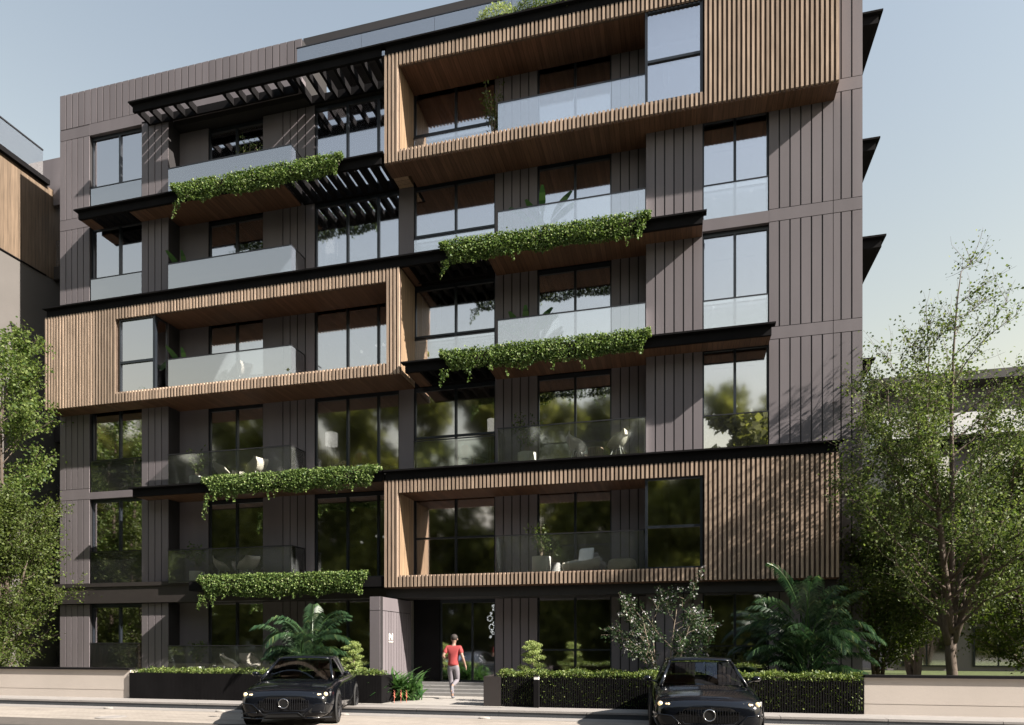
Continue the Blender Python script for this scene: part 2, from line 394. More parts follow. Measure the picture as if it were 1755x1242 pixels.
# black bands at the slabs behind windows
for k in range(1, 6):
    for x0, x1 in ((-15.78, -13.64), (-11.72, -8.72), (-8.22, -5.54), (-4.22, -1.98)):
        m = MB(); m.box(x0, x1, YR+.03, YR+.2, F[k]-.3, F[k]+.03); part(m, 'slab_edge', M['black'])

# interior: slabs, back wall, partitions
for k in range(0, 7):
    m = MB()
    for x0, x1, y in ((XL+.1, -17.95, .2), (-17.95, -1.0, .72), (-1.0, XR-.1, .25)): m.box(x0, x1, y, 9, F[k]-.28, F[k]+(.12 if k in (2, 4) and y == .72 else 0))
    part(m, 'floor_slab', [M['ceiling']])
m = MB(); m.box(XL+.1, XR-.1, 6., 6.2, .2, F[6]); part(m, 'interior_wall', M['interior'])
for x in (-17.0, -12.0, -8.45, -5.1, -.5):
    m = MB(); m.box(x, x+.15, .85, 6., .2, F[6]-.3); part(m, 'interior_wall', M['interior'])
m = MB(); m.box(XL, XL+.2, .25, 14, .15, top); m.box(XL+.2, XR-.2, 13.8, 14, .15, top); part(m, 'rear_wall', M['panel'])
cl = MB(); cl.box(XR-.2, XR, .25, 14, .15, top); part(cl, 'side_wall', M['panel'])
m = MB(); m.box(-21.2, XR-.2, .9, 13.8, F[6], F[6]+.1); part(m, 'roof', M['soffitdark'])

# windows
def window(x0, x1, y, z0, z1, mull=(), trans=(), fw=.05, mw=.07, head=.12, gm='glass'):
    m = MB(); d = .07
    m.box(x0, x0+fw, y, y+d, z0, z1); m.box(x1-fw, x1, y, y+d, z0, z1)
    m.box(x0+fw, x1-fw, y, y+d, z0, z0+fw); m.box(x0+fw, x1-fw, y, y+d, z1-head, z1)
    for q in mull: m.box(q-mw/2, q+mw/2, y-.01, y+d, z0+fw, z1-head)
    xs = [x0+fw]+[v for q in mull for v in (q-mw/2, q+mw/2)]+[x1-fw]
    for t in trans:
        for i in range(0, len(xs), 2): m.box(xs[i], xs[i+1], y, y+d, t-.03, t+.03)
    w = part(m, 'window', M['frame'])
    g = MB()
    for i in range(0, len(xs), 2): g.box(xs[i], xs[i+1], y+.04, y+.055, z0+fw, z1-head)
    g.build('pane', M[gm], w)
    return w
def guard(x0, x1, y, z0, z1, ret=None, left=False, yb=YR, rail=True, divs=(), rb=None, gm='guard'):
    m = MB(); xs = [x0]+list(divs)+[x1]
    for i in range(len(xs)-1): m.box(xs[i]+.004, xs[i+1]-.004, y, y+.014, z0, z1)
    if ret: m.box(x1-.014, x1, y+.016, yb if rb is None else rb, z0, z1)
    if left: m.box(x0, x0+.014, y+.016, yb, z0, z1)
    g = part(m, 'balustrade', M[gm])
    r = MB(); r.box(x0-.02, x1+.01, y-.012, y+.026, z1, z1+.03)
    if ret: r.box(x1-.03, x1+.01, y+.026, yb if rb is None else rb, z1, z1+.03)
    r.build('handrail', M['rail'], g)
    return g
for k in range(6):
    z0, z1 = F[k]+.03, F[k+1]-.12
    if k == 0: z1 = F[1]-.62
    wz0 = .35 if k == 0 else F[k]+.1
    if k != 3:
        window(-20.2, -18.0, .12, wz0, z1, [-19.02])
        guard(-20.15, -18.02, .015, F[k]+.1 if k else .4, F[k]+1.2, gm='clearguard' if k < 3 else 'guard')
    window(-15.78, -13.64, YR+.06, z0, F[k+1]-.3, [-14.7])
    window(-11.72, -8.72, YR+.06, z0 if k else F0, F[k+1]-.3, [-10.56, -9.47], gm='clearglass' if k == 2 else 'glass')
    if k: window(-8.22, -5.54, YR+.06, z0, F[k+1]-.3, [-6.84], [F[k]+1.32], gm='clearglass' if k == 2 else 'glass')
    window(-4.22, -1.98, YR+.06, z0 if k else .3, F[k+1]-.3, [-3.07], [F[k]+1.0] if k == 0 else [])
    if k in (2, 3, 4, 0):
        window(.59, 2.34, .12, F[k]+.1 if k else .3, F[k+1]-.15 if k else 3.3, [1.46])
        guard(.62, 2.31, .015, F[k]+.1, F[k]+1.1)
    guard(-16.69, -12.06, -.28, F[k]+.02, F[k]+1.11, ret=True, left=True, gm='clearguard' if k < 3 else 'guard')
    if k: guard(-5.23, -.965, -.50 if k == 1 else -.28, F[k]+.02, F[k]+1.11, left=True, ret=True, rb=-.005, gm='clearguard' if k < 3 else 'guard', divs=[-3.1] if k < 3 else [-1.9])
    if k > 1: guard(-8.2, -5.56, YR-.02, F[k]+.05, F[k]+1.18, gm='clearguard' if k == 2 else 'guard')
# entrance door, mirror-dark glazing with two leaves
window(-7.35, -5.54, YR+.06, F0, F[1]-.62, [-6.3], [], mw=.05)
m = MB(); m.box(-8.22, -7.35, YR, YR+.2, F0, F[1]-.4); part(m, 'entrance_reveal', M['black'])

# canopies (steel-edged slabs)
def canopy(x0, x1, f, solid, openr=(), lid=None, yin=YR, fh=.30, endL=False, endR=False, soff=True):
    m = MB()
    m.box(x0-.02, x1+.02, YB-.1, YB+.12, f-.045, f)             # lip
    m.box(x0+.08, x1-.08, YB, YB+.09, f-fh, f-.045)             # fascia
    c = part(m, 'canopy', M['black'])
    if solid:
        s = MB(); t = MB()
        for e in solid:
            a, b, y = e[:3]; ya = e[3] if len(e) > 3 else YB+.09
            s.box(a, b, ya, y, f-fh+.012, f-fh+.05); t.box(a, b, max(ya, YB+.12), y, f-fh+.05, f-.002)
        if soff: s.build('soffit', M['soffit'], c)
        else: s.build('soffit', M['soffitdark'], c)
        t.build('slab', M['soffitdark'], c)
    if lid: q = MB(); q.box(lid[0], lid[1], YB+.1, YR, f-.045, f-.01); q.build('slab', M['soffitdark'], c)  # dark plate added above the rafters to shut out light gaps
    for a, b, y, st, wd in openr:
        n = int((b-a)/st)
        for i in range(n+1):
            x = a+st*i
            if isinstance(wd, tuple) and wd[1](x): continue
            w = wd[0] if isinstance(wd, tuple) else wd
            r = MB(); r.box(x, x+w, YB+.09, y, f-fh+.02, f-.05); r.build('rafter', M['black'], c)
        r = MB(); r.box(a, b, y-.06, y, f-fh+.005, f-.04); r.build('beam', M['black'], c)
    return c
# roof: rafters over the upper-left bays
canopy(-17.85, -8.72, F[6]+.05, [], [(-17.7, -12.0, YM, .47, (.09, lambda x: -15.5 < x < -14.7)), (-11.86, -8.8, YR-.02, .47, .09)])
m = MB(); m.box(-16.93, -12.0, YM+.26, .9, F[6]-.22, F[6]+.1); m.box(-12.0, -11.86, YM+.26, 1.6, F[6]-.22, top-.2); part(m, 'slab', M['soffitdark'])
canopy(-8.72, 4.05, F[6]+.05, [(-8.72, 3.98, YR)], soff=False)
m = MB(); m.box(-8.7, 3.94, YR, .9, F[6]-.25, F[6]); m.box(-11.86, -8.72, YR+.0, .9, F[6]-.25, F[6]+.02); part(m, 'slab', M['soffitdark'])
# level 5
canopy(-20.07, -8.71, F[5], [(-19.99, -19.55, YM), (-18.0, -12.2, YM), (-16.93, -12.2, YR, YM)], [(-19.55, -18.0, YM, .31, .17), (-12.1, -8.8, YR, .36, .15)])
# level 4 and 3 right-hand sides, level 4 left over the timber box
canopy(-21.41, .66, F[4], [(-8.15, -7.95, YR), (-5.5, .58, YM), (-5.5, -.95, YR, YM), (-21.33, -8.2, YR)], [(-8.0, -5.6, YR-.12, .36, .08)], lid=(-8.0, -5.6))
canopy(-8.09, 2.40, F[3], [(-8.0, -7.6, YR), (-5.5, 2.32, YM), (-5.5, -.95, YR, YM)], [(-7.6, -5.6, YR-.12, .36, .08)], lid=(-7.6, -5.6))
canopy(-17.85, -8.7, F[2], [(-17.77, -8.75, YM), (-16.93, -8.75, YR, YM)])
canopy(-8.7, 4.03, F[2], [(-8.7, 3.95, YR)])
# level 1: deep fascia
m = MB(); m.box(XL-.02, -8.72, -.15, .1, F[1]-.60, F[1]-.03); m.box(XL-.04, -8.72, -.19, .1, F[1]-.03+.0, F[1]+.1)
fa = part(m, 'fascia', M['darkpanel'])
m = MB(); m.box(XL, -8.72, .1, YR+.3, F[1]-.6, F[1]+.02); m.box(-8.7, 3.94, -.45, YR+.3, 3.06, 3.34); part(m, 'slab', M['soffitdark'])
m = MB(); m.box(-15.6, -8.75, -.62, -.16, F[1]-.28, F[1]+.02); m.build('planter_trough', M['black'], fa)

# timber boxes
def slats(m, x0, x1, z0, z1, y=YB, pitch=.12, w=.062, d=.06):
    n = max(1, round((x1-x0)/pitch)); p = (x1-x0)/n
    for i in range(n): m.box(x0+p*i+(p-w)/2, x0+p*i+(p+w)/2, y, y+d, z0, z1)
def timber_box(x0, x1, z0, z1, ox0, ox1, postw, solid, yin_l=YR, right_side=True, left_side=True, bh=.345, th=.38):
    bk = MB(); yb = YB+.058
    for a, b, c, d in ((x0+.02, x1-.02, z0+.01, z0+bh), (x0+.02, x1-.02, z1-th, z1-.01)): bk.box(a, b, yb, yb+.06, c, d)
    for a, b in postw: bk.box(a+.01, b-.01, yb+.001, yb+.061, z0+bh, z1-th)
    if solid: bk.box(solid[0]+.01, solid[1]-.01, yb+.001, yb+.061, z0+bh, z1-th)
    box = part(bk, 'timber_box', M['woodback'])
    s = MB()
    full = list(postw)+([solid] if solid else [])
    full.sort(); x = x0; segs = []
    for a, b in full:
        if a > x+.05: segs.append((x, a, False))
        segs.append((a, b, True)); x = b
    if x < x1-.05: segs.append((x, x1, False))
    for a, b, fl in segs:
        if fl: slats(s, a, b, z0, z1)
        else: slats(s, a, b, z0, z0+bh); slats(s, a, b, z1-th, z1)
    s.build('slats', M['slat'], box)
    return box
# lower-right box (levels 1-2)
for f, fn in ((1, F[2]), (5, F[6]+.05)):
    z0, z1 = F[f]-.31, fn-.30
    bx = timber_box(-8.71, 3.98, z0, z1, -8.22, .6, [(-8.71, -8.22)], (.60, 3.98))
    s = MB(); s.box(-8.70, 3.97, YB+.06, YR+.15 if f == 1 else YM, z0-.035, z0+.008)
    if f == 5: s.box(-8.1, -.95, YM, YR, z0-.035, z0+.008)
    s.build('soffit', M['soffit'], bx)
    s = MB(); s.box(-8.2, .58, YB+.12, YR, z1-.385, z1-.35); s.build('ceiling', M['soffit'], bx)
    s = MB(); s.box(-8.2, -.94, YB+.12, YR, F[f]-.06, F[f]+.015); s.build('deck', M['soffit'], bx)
    s = MB(); s.box(-8.70, -8.225, YB+.12, YR, z0+.01, z1-.01); s.build('jamb', M['lining'], bx)
    s = MB(); s.box(3.93, 3.975, YB+.06, YM, z0, z1); s.build('jamb', M['lining'], bx)
    # glazed bay
    y = YB+.07; a, b = -.95, .58; c, d = z0+.345, z1-.38
    s = MB(); fw = .07
    s.box(a, a+fw, y, y+.1, c, d); s.box(b-fw, b, y, y+.1, c, d); s.box(a+fw, b-fw, y, y+.1, c, c+.05); s.box(a+fw, b-fw, y, y+.1, d-.05, d)
    s.box(a+fw, b-fw, y, y+.1, F[f]+1.15, F[f]+1.22)
    w = part(s, 'window', M['frame']); g = MB(); g.box(a+fw, b-fw, y+.045, y+.06, c+.05, d-.05); g.build('pane', M['glass'], w)
    s = MB(); s.box(a, a+.05, y+.1, YR, d-.06, d); s.box(a, a+.05, y+.1, YR, c, c+.05); s.box(a, a+.05, YM-.04, YM+.02, c+.05, d-.06); s.box(a, a+.05, y+.1, YM-.04, F[f]+1.15, F[f]+1.2); s.build('side_frame', M['frame'], w)
    s = MB(); s.box(a+.02, a+.03, y+.1, YM-.04, c+.05, d-.06); s.box(a+.02, a+.03, YM+.02, YR, c+.05, d-.06); s.build('pane', M['clearguard'], w)
# left box (levels 3-4)
z0, z1 = F[3]-.29, F[4]-.30
bx = timber_box(-21.43, -8.18, z0, z1, -18.45, -8.64, [(-8.64, -8.18)], (-21.43, -18.45))
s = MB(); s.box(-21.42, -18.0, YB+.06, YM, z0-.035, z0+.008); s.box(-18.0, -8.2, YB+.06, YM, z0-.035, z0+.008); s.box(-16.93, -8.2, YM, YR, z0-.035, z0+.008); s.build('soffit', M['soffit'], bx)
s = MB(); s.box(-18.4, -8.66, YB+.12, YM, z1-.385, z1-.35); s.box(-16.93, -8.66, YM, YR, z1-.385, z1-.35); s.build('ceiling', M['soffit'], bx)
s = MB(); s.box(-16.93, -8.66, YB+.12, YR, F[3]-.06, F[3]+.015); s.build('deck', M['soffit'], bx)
s = MB(); s.box(-8.635, -8.185, YB+.12, YR, z0+.01, z1-.01); s.build('jamb', M['lining'], bx)
s = MB(); s.box(-18.45, -18.39, YB+.12, YM, z0+.345, z1-.36); s.build('jamb', M['lining'], bx)
s = MB(); s.box(-21.42, -21.37, YB+.06, YM, z0, z1); s.build('jamb', M['lining'], bx)
y = YB+.08; a, b = -18.38, -16.95; c, d = z0+.345, z1-.385
s = MB(); s.box(a, a+.05, y, y+.1, c, d); s.box(b-.09, b, y, y+.1, c, d); s.box(a+.05, b-.09, y, y+.1, d-.05, d); s.box(a+.05, b-.09, y, y+.1, F[3]+1.02, F[3]+1.1)
s.box(b-.07, b, y+.1, YR-.02, d-.05, d); s.box(b-.07, b, -.02, .06, c, d-.05)
w = part(s, 'window', M['frame']); g = MB(); g.box(a+.05, b-.09, y+.045, y+.06, c, d-.05); g.box(b-.04, b-.03, y+.1, -.02, c, d-.05); g.box(b-.04, b-.03, .06, YR-.02, c, d-.05); g.build('pane', M['glass'], w)

# rooftop: glass balustrade and penthouse edge
guard(-11.83, 4.0, -.32, F[6]+.06, 20.58, rail=True, divs=[-9.6, -7.2, -4.8, -2.4, 0, 2.2])
m = MB(); m.box(-12.7, 4.2, 1.5, 9, 22.3, 22.67); part(m, 'penthouse_roof', M['darkpanel'])
m = MB(); m.box(-11.5, 4.0, 2.6, 2.8, F[6]+.1, 22.3); part(m, 'penthouse_wall', M['glass'])
m = MB(); m.box(-11.4, 4.0, 4.6, 4.8, F[6]+.1, 22.3); part(m, 'interior_wall', M['interior'])
# side canopies seen past the right-hand corner
for f, y0, x1 in ((2, 2.3, 5.6), (3, 2.4, 5.56), (4, 1.7, 5.66), (5, 2.3, 5.66), (6, 1.7, 5.58)):
    m = MB(); z = F[f]
    m.box(XR, x1, y0-.1, 12, z-.05, z); m.box(XR, x1-.1, y0, y0+.1, z-.3, z-.05); m.box(x1-.2, x1-.1, y0+.1, 12, z-.3, z-.05)
    m.box(XR, x1-.2, y0+.1, 12, z-.29, z-.25); part(m, 'canopy', M['black'])

# entrance side wall with house sign, steps
cladding(-8.62, -8.31, -1.76, .15, 3.02, [], bands=[(2.62, 3.02)], depth=.2)
m = MB(); m.box(-8.60, -8.33, -1.56, YR, .15, 3.0, 1); m.box(-8.335, -8.31, -1.559, YR, 2.63, 3.015, 0)
ys = [-1.559]+seamrow(-1.559, YR, .2)+[YR]
for i in range(len(ys)-1): m.box(-8.335, -8.31, ys[i]+(.01 if i else 0), ys[i+1]-.01, .15, 2.61, 0)
ew = part(m, 'entrance_wall', [M['panel'], M['seam']])
sg = MB(); Y0 = -1.02; zc = 1.86; t = .012; X0 = -8.309; X1 = X0+t
def strip(m, pa, pb, w):   # a bar of the letter in the YZ plane
    (ya, za), (yb, zb) = pa, pb
    dx, dz = yb-ya, zb-za; l = math.hypot(dx, dz); nx, nz = -dz/l*w/2, dx/l*w/2
    q = [(ya+nx, za+nz), (yb+nx, zb+nz), (yb-nx, zb-nz), (ya-nx, za-nz)]
    vs = [(X0, a, b) for a, b in q]+[(X1, a, b) for a, b in q]
    m.add(vs, [(3,2,1,0),(4,5,6,7),(0,1,5,4),(1,2,6,5),(2,3,7,6),(3,0,4,7)])
strip(sg, (Y0-.11, zc-.08), (Y0-.11, zc+.11), .04); strip(sg, (Y0+.11, zc-.08), (Y0+.11, zc+.11), .04)
strip(sg, (Y0-.10, zc+.095), (Y0+.10, zc-.06), .05); strip(sg, (Y0-.14, zc-.13), (Y0+.14, zc-.13), .028)
sg.build('sign', M['sign'], ew)
m = MB()
for i in range(4): m.box(-8.3, -4.2, -.97+.37*i, .7, .15+.084*i, .15+.084*(i+1))
part(m, 'entrance_steps', M['step'])
# pale ring pendant hanging in the entrance
ringp = thing('pendant_light', 'cascade of small glowing rings hanging inside the dark entrance', 'pendant light', (-5.95, 1.6, 3.0))
for i, (dx, dz, r) in enumerate(((.05, -.1, .035), (.07, -.22, .03), (-.02, -.34, .03), (-.06, -.5, .085), (.1, -.68, .06), (.0, -.78, .085), (.0, -.92, .03), (.05, -.98, .04), (-.04, -1.1, .03))):
    m = MB(); n = 18
    m.tube([(dx+r*math.cos(2*math.pi*q/n), r*.3*math.sin(q), dz+r*math.sin(2*math.pi*q/n)) for q in range(n+1)], .014, n=6)
    lb(m, 'ring', M['glow'], ringp)
m = MB(); m.tube([(0, 0, .1), (0, 0, -1.1)], .003, n=4); lb(m, 'cable', M['black'], ringp)
# ---------------------------------------------------------------- ground
def sheet(name, x0, x1, y0, y1, z, mat, thick=0.):
    m = MB()
    if thick: m.box(x0, x1, y0, y1, z-thick, z)
    else: m.add([(x0,y0,z),(x1,y0,z),(x1,y1,z),(x0,y1,z)], [(0,1,2,3)])
    o = m.build(name, mat); return tag(o, kind='structure')
sheet('ground', -400, 400, -400, 900, -.03, M['grass'])
sheet('road', -60, 60, -15.5, -4.75, 0.0, M['road'])
sheet('gutter', -60, 60, -5.35, -4.752, .004, M['kerb'])
sheet('asphalt_lane', -60, 60, -15.5, -8.6, .004, M['darkroad'])  # unseen lane, made darker to cut light bounced onto the facade
sheet('asphalt_verge', -60, 60, -8.596, -7.5, .004, M['asphalt'])
sheet('pavement', -60, 60, -20.5, -15.5, .12, M['asphalt'], .14)
sheet('lawn', -60, 60, -2.99, 30, .145, M['grass'])
sheet('planting_bed', -60, 60, -3.74, -2.99, .14, M['soil'])
sheet('entrance_path', -8.3, -4.1, -4.1, -.97, .152, M['path'])
sheet('terrace_floor', XL, XR, -.96, .6, .16, M['step'])
# kerb: stones 2 m long with joints
m = MB(); x = -40.
while x < 40:
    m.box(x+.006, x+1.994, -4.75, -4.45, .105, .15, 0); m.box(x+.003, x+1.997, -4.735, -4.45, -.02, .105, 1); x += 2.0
tag(m.build('kerb', [M['kerb'], M['kerbface']]), kind='structure')
sheet('kerb_strip', -60, 60, -4.448, -3.74, .146, M['kerb'])
sheet('sand_path', 6, 120, 26, 44, .16, M['sand'])
sheet('far_road', 6, 160, 48, 54, .16, M['asphalt'])

# ---------------------------------------------------------------- garden walls
def garden_wall(x0, x1, label, cut):
    t = thing('garden_wall', label, 'garden wall', ((x0+x1)/2, -3.7, .15))
    m = MB(); m.box(x0, x1, -3.77, -3.5, .13, .36); m.box(x0, x1, -3.775, -3.5, .375, .93); m.box(x0, x1, -3.765, -3.505, .36, .375)
    m.build('wall', M['gwall'], t)
    m = MB(); m.box(x0 - (0 if cut == 'r' else .02), x1+(0.0 if cut == 'r' else 0), -3.83, -3.44, .93, .985); m.build('coping', M['black'], t)
garden_wall(-34, -14.93, 'low cream rendered garden wall with black coping in front of the left trees', 'l')
garden_wall(3.80, 26, 'low cream rendered garden wall with black coping under the big right-hand tree', 'r')

def slat_fence(name, label, x0, x1, pitch, w, ret=None, z1=.86):
    t = thing(name, label, 'planter fence', ((x0+x1)/2, -3.75, .15))
    s = MB(); n = int((x1-x0)/pitch)
    for i in range(n+1):
        x = x0+(x1-x0-w)*i/n; s.box(x, x+w, -3.835, -3.805, .16, z1)
    if ret:
        k = int(ret/pitch)
        for i in range(1, k+1): s.box(x1-.03, x1, -3.80+ret*i/k-w, -3.80+ret*i/k, .16, z1)
    s.build('slats', M['black'], t)
    r = MB(); r.box(x0, x1-.03, -3.803, -3.79, .2, .23); r.box(x0, x1-.03, -3.803, -3.79, z1-.07, z1-.04); r.build('rail', M['black'], t)
    return t
slat_fence('slatted_planter', 'near-black slatted planter screen running from the left cream wall to the entrance path', -14.9, -7.3, .042, .034, ret=.75)
slat_fence('slatted_planter', 'open black slatted planter screen with leaves between its bars, right of the entrance path', -4.56, 3.78, .052, .026)
m = MB(); m.box(-4.62, -4.2, -3.87, -3.845, .16, .87); m.box(-4.62, -4.595, -3.845, -3.2, .16, .87)
tag(m.build('planter_end_panel', M['darkpanel'], loc=(-4.4, -3.8, .15)), 'solid dark end panel closing the planter screen at the right edge of the entrance path', 'planter panel')

def hedge(label, x0, x1, y0, y1, z0, z1, n, extra=0):
    A = 2*((x1-x0)*(z1-z0))+(x1-x0)*(y1-y0)
    P = np.empty((n, 3)); P[:, 0] = rng.uniform(x0, x1, n)
    side = rng.random(n)
    top = side < .4
    P[:, 1] = np.where(top, rng.uniform(y0, y1, n), y0+np.abs(rng.normal(0, .05, n)))
    P[:, 2] = np.where(top, z1+rng.normal(0, .025, n)+.03*np.sin(P[:, 0]*7), rng.uniform(z0, z1, n))
    t = thing('hedge', label, 'hedge', ((x0+x1)/2, (y0+y1)/2, z0))
    leaves('foliage', P, .055, M['hedge'], t, aspect=.7, up=.3, loc=t.location)
    m = MB(); m.box(x0+.05, x1-.05, y0+.08, y1-.05, z0, z1-.06); m.build('branches', M['soil'], t)
hedge('clipped hedge showing only its bright top above the left near-black planter screen', -14.85, -7.4, -3.775, -3.15, .2, .93, 14000)
hedge('clipped hedge growing through the open slatted screen right of the entrance path', -4.3, 3.75, -3.812, -3.1, .2, .96, 24000)

# ---------------------------------------------------------------- hanging ivy
def ivy(label, x0, x1, f, drop, n, ldrop, ydir=YB-.1, rtaper=0):
    t = thing('ivy_planting', label, 'hanging plant', ((x0+x1)/2, ydir, f-.2), group='hanging ivy on the canopies')
    P = np.empty((n, 3)); P[:, 0] = rng.uniform(x0, x1, n)
    thick = .14
    thin = (np.sin(P[:, 0]*2.3+f*3)+np.sin(P[:, 0]*5.1+f*7)) < -1.25   # sparser stretches, different on every balcony
    edge = np.clip(np.minimum((P[:, 0]-x0)/.35, (x1-P[:, 0])/.25), .35, 1)
    u = rng.random(n); drop += .15; wob = .5+.5*np.sin(P[:, 0]*3.1+1.3*np.sin(P[:, 0]*1.7)+f)
    ztop = f+.15+.05*wob; zbot = f-drop+.10*(1-wob)
    P[:, 2] = ztop-(ztop-zbot)*(u**.9)*edge
    P[:, 1] = ydir-.02-thick*rng.random(n)*np.sin(np.clip(u, .08, 1)*math.pi*.85+.25)
    # a flat top spilling back over the lip
    k = int(n*.22); P[:k, 1] = rng.uniform(ydir-.1, YB+.28, k) if ydir < -.5 else rng.uniform(ydir-.1, ydir+.3, k); P[:k, 2] = f+.14+rng.normal(0, .04, k)
    P = P[~(thin & (rng.random(n) < .6))]
    S = [P]; strands = MB()
    ns = int((x1-x0)*4)
    for i in range(ns):
        x = random.uniform(x0+.05, x1-.05); l = random.uniform(.05, .20)*(1 if random.random() < .85 else 1.9)
        q = (x-x0)/(x1-x0)
        if q < .45: l *= 1.25
        if i < 3: x = x0+.06+.1*i; l = ldrop*(1-.25*i)
        y = ydir-.03-random.random()*.1; zb = f-drop+.12
        m = int(l*75)+5; zz = np.linspace(0, l, m)
        Q = np.stack([x+.03*np.sin(zz*9+i)+rng.normal(0, .018, m), y+rng.normal(0, .02, m), zb-zz], 1); S.append(Q)
        strands.tube([(x, y, zb+.1), (x+.01, y, zb-l*.5), (x, y, zb-l)], .003, n=3)
    P = np.concatenate(S)
    leaves('foliage', P, .056, M['ivy'], t, aspect=.85, up=.5, front=.5, down=.6, loc=t.location)
    c = MB(); c.box(x0+.25, x1-.12, ydir-.04, ydir+.004, f-.2, f+.04); c.build('root_mat', M['soil'], t)
ivy('bright ivy hanging from the topmost left canopy, below the roof rafters', -16.1, -10.0, F[5], .37, 15000, .55)
ivy('bright ivy on the upper of the two right-hand canopies, ending at the dark pier', -6.85, -.8, F[4], .37, 15000, .5)
ivy('bright ivy on the lower right-hand canopy, above the balcony with the white shell chairs', -6.85, -.8, F[3], .37, 15000, .5)
ivy('bright ivy on the left canopy whose right end touches the lower timber box', -14.95, -8.85, F[2], .37, 14000, .8)
ivy('lowest band of bright ivy, above the palm at the ground floor', -15.2, -9.25, F[1]+.02, .40, 14000, .5, ydir=-.62)

# ---------------------------------------------------------------- trees
def grow_tree(name, label, cat, base, stems, height, envelope, n_br, n_tw, leaf_n, leaf_s, mat, trunk_r=.12, seed=1, bark='bark', h0=.18, lean=.25, spread=.16, upb=.6, twl=(.35, .9), aspect=.7, dens=lambda h: 1., avoid=None, sh=(.86, 1.), fork=0.):
    rr = random.Random(seed); t = thing(name, label, cat, base)
    bx, by, bz = base; tr = MB(); P = []
    def path(p, d, l, segs, wig, upc):
        pts = [Vector(p)]; d = Vector(d).normalized()
        for i in range(segs):
            d = (d+Vector((rr.gauss(0, wig), rr.gauss(0, wig), rr.gauss(0, wig)+upc))).normalized(); pts.append(pts[-1]+d*l/segs)
        return pts
    if fork:      # one shared bole, with a slight bend, up to where the limbs part
        bole = [(bx, by, bz-.1), (bx+.03, by, bz+fork*.35), (bx-.02, by+.02, bz+fork*.75), (bx, by, bz+fork)]
        tr.tube(bole, [trunk_r*1.75, trunk_r*1.45, trunk_r*1.35, trunk_r*1.3], n=12)
    for s in range(stems):
        a = 2*math.pi*(s+rr.random()*.6)/stems; hh = height*rr.uniform(*sh) if s else height
        ln = .03 if (fork and s == 0) else lean
        d = Vector((math.cos(a)*ln-(.04 if ln < .05 else 0), math.sin(a)*ln, 1))
        p0 = Vector((bx+math.cos(a)*trunk_r*.5*(stems > 1), by+math.sin(a)*trunk_r*.5*(stems > 1), bz-.1+(fork*(.8+.35*rr.random()) if fork else 0)))
        segs = 14; st = [p0]; dd = d.normalized()
        for i in range(segs):
            dd = (dd+Vector((rr.gauss(0, .05), rr.gauss(0, .05), .06))).normalized()
            st.append(st[-1]+dd*((hh-fork)/segs))
        rad = [trunk_r*(1-.93*(i/segs))**1.1+.006 for i in range(segs+1)]
        tr.tube(st, rad, n=8)
        for b in range(n_br):
            q = h0+(1-h0)*((b+rr.random())/n_br); i = min(int(q*segs), segs-1); fr = q*segs-i
            p = st[i].lerp(st[i+1], fr); hz = (p.z-bz)/height
            Rr = envelope(hz)*height*rr.uniform(.65, 1.1)
            a2 = rr.random()*2*math.pi if stems == 1 else a+rr.gauss(0, 1.0)
            cx, cy = p.x-bx, p.y-by
            l = max(.3, Rr-.5*(cx*math.cos(a2)+cy*math.sin(a2)))
            br = path(p, (math.cos(a2), math.sin(a2), upb*rr.uniform(.5, 1.5)), l, 7, .12, .05)
            if avoid and (avoid(br[-1]) or avoid(br[4])): continue
            r0 = rad[i]*.45
            tr.tube(br, [max(.004, r0*(1-.9*k/7)) for k in range(8)], n=5, cap=False)
            for w in range(n_tw):
                q2 = .2+.8*(w+rr.random())/n_tw; k = min(int(q2*7), 6); pp = br[k].lerp(br[k+1], q2*7-k)
                dn = (br[k+1]-br[k]).normalized()
                tw = path(pp, dn+Vector((rr.gauss(0, .6), rr.gauss(0, .6), rr.gauss(.15, .5))), rr.uniform(*twl), 4, .15, .03)
                tr.tube(tw, [.006, .005, .004, .003, .002], n=3, cap=False)
                for z in range(int(leaf_n*dens(max(0, (tw[2].z-bz)/height)))):
                    v = rr.random(); kk = min(int(v*4), 3); c = tw[kk].lerp(tw[kk+1], v*4-kk)
                    P.append((c.x+rr.gauss(0, spread*.5), c.y+rr.gauss(0, spread*.5), c.z+rr.gauss(0, spread*.4)))
    if avoid: P = [p for p in P if not avoid(Vector(p))]
    tr.build('trunk', M[bark], t, smooth=True)
    leaves('crown', np.array(P), leaf_s, M[mat], t, aspect=aspect, up=.5, loc=base, down=.2)
    return t
def env(pts):
    def f(h):
        for (a, u), (b, v) in zip(pts, pts[1:]):
            if h <= b: return u+(v-u)*max(0, (h-a))/(b-a)
        return pts[-1][1]
    return f
grow_tree('street_tree', 'tall airy many-stemmed tree behind the right-hand garden wall, bare twigs at its top', 'tree', (6.35, -1.15, .14), 6, 10.9,
          env([(0, .22), (.2, .29), (.45, .27), (.6, .21), (.8, .13), (1, .04)]), 20, 17, 38, .07, 'leafR', trunk_r=.085, seed=42, sh=(.66, .86), lean=.24, fork=1.7, h0=.05, spread=.2, dens=lambda h: 1. if h < .5 else max(.22, 1-2.2*(h-.5)), avoid=lambda p: (p.x < 4.8 and p.y > -.08) or (p.x < 4.1 and p.y > -.85))
grow_tree('street_tree', 'tall light-green maple behind the left garden wall with loose leaf clumps', 'tree', (-21.9, -2.0, .14), 3, 11.6,
          env([(0, .05), (.3, .16), (.6, .20), (.85, .13), (1, .05)]), 19, 11, 36, .10, 'leafL', trunk_r=.10, seed=5, lean=.10, h0=.3, spread=.22)
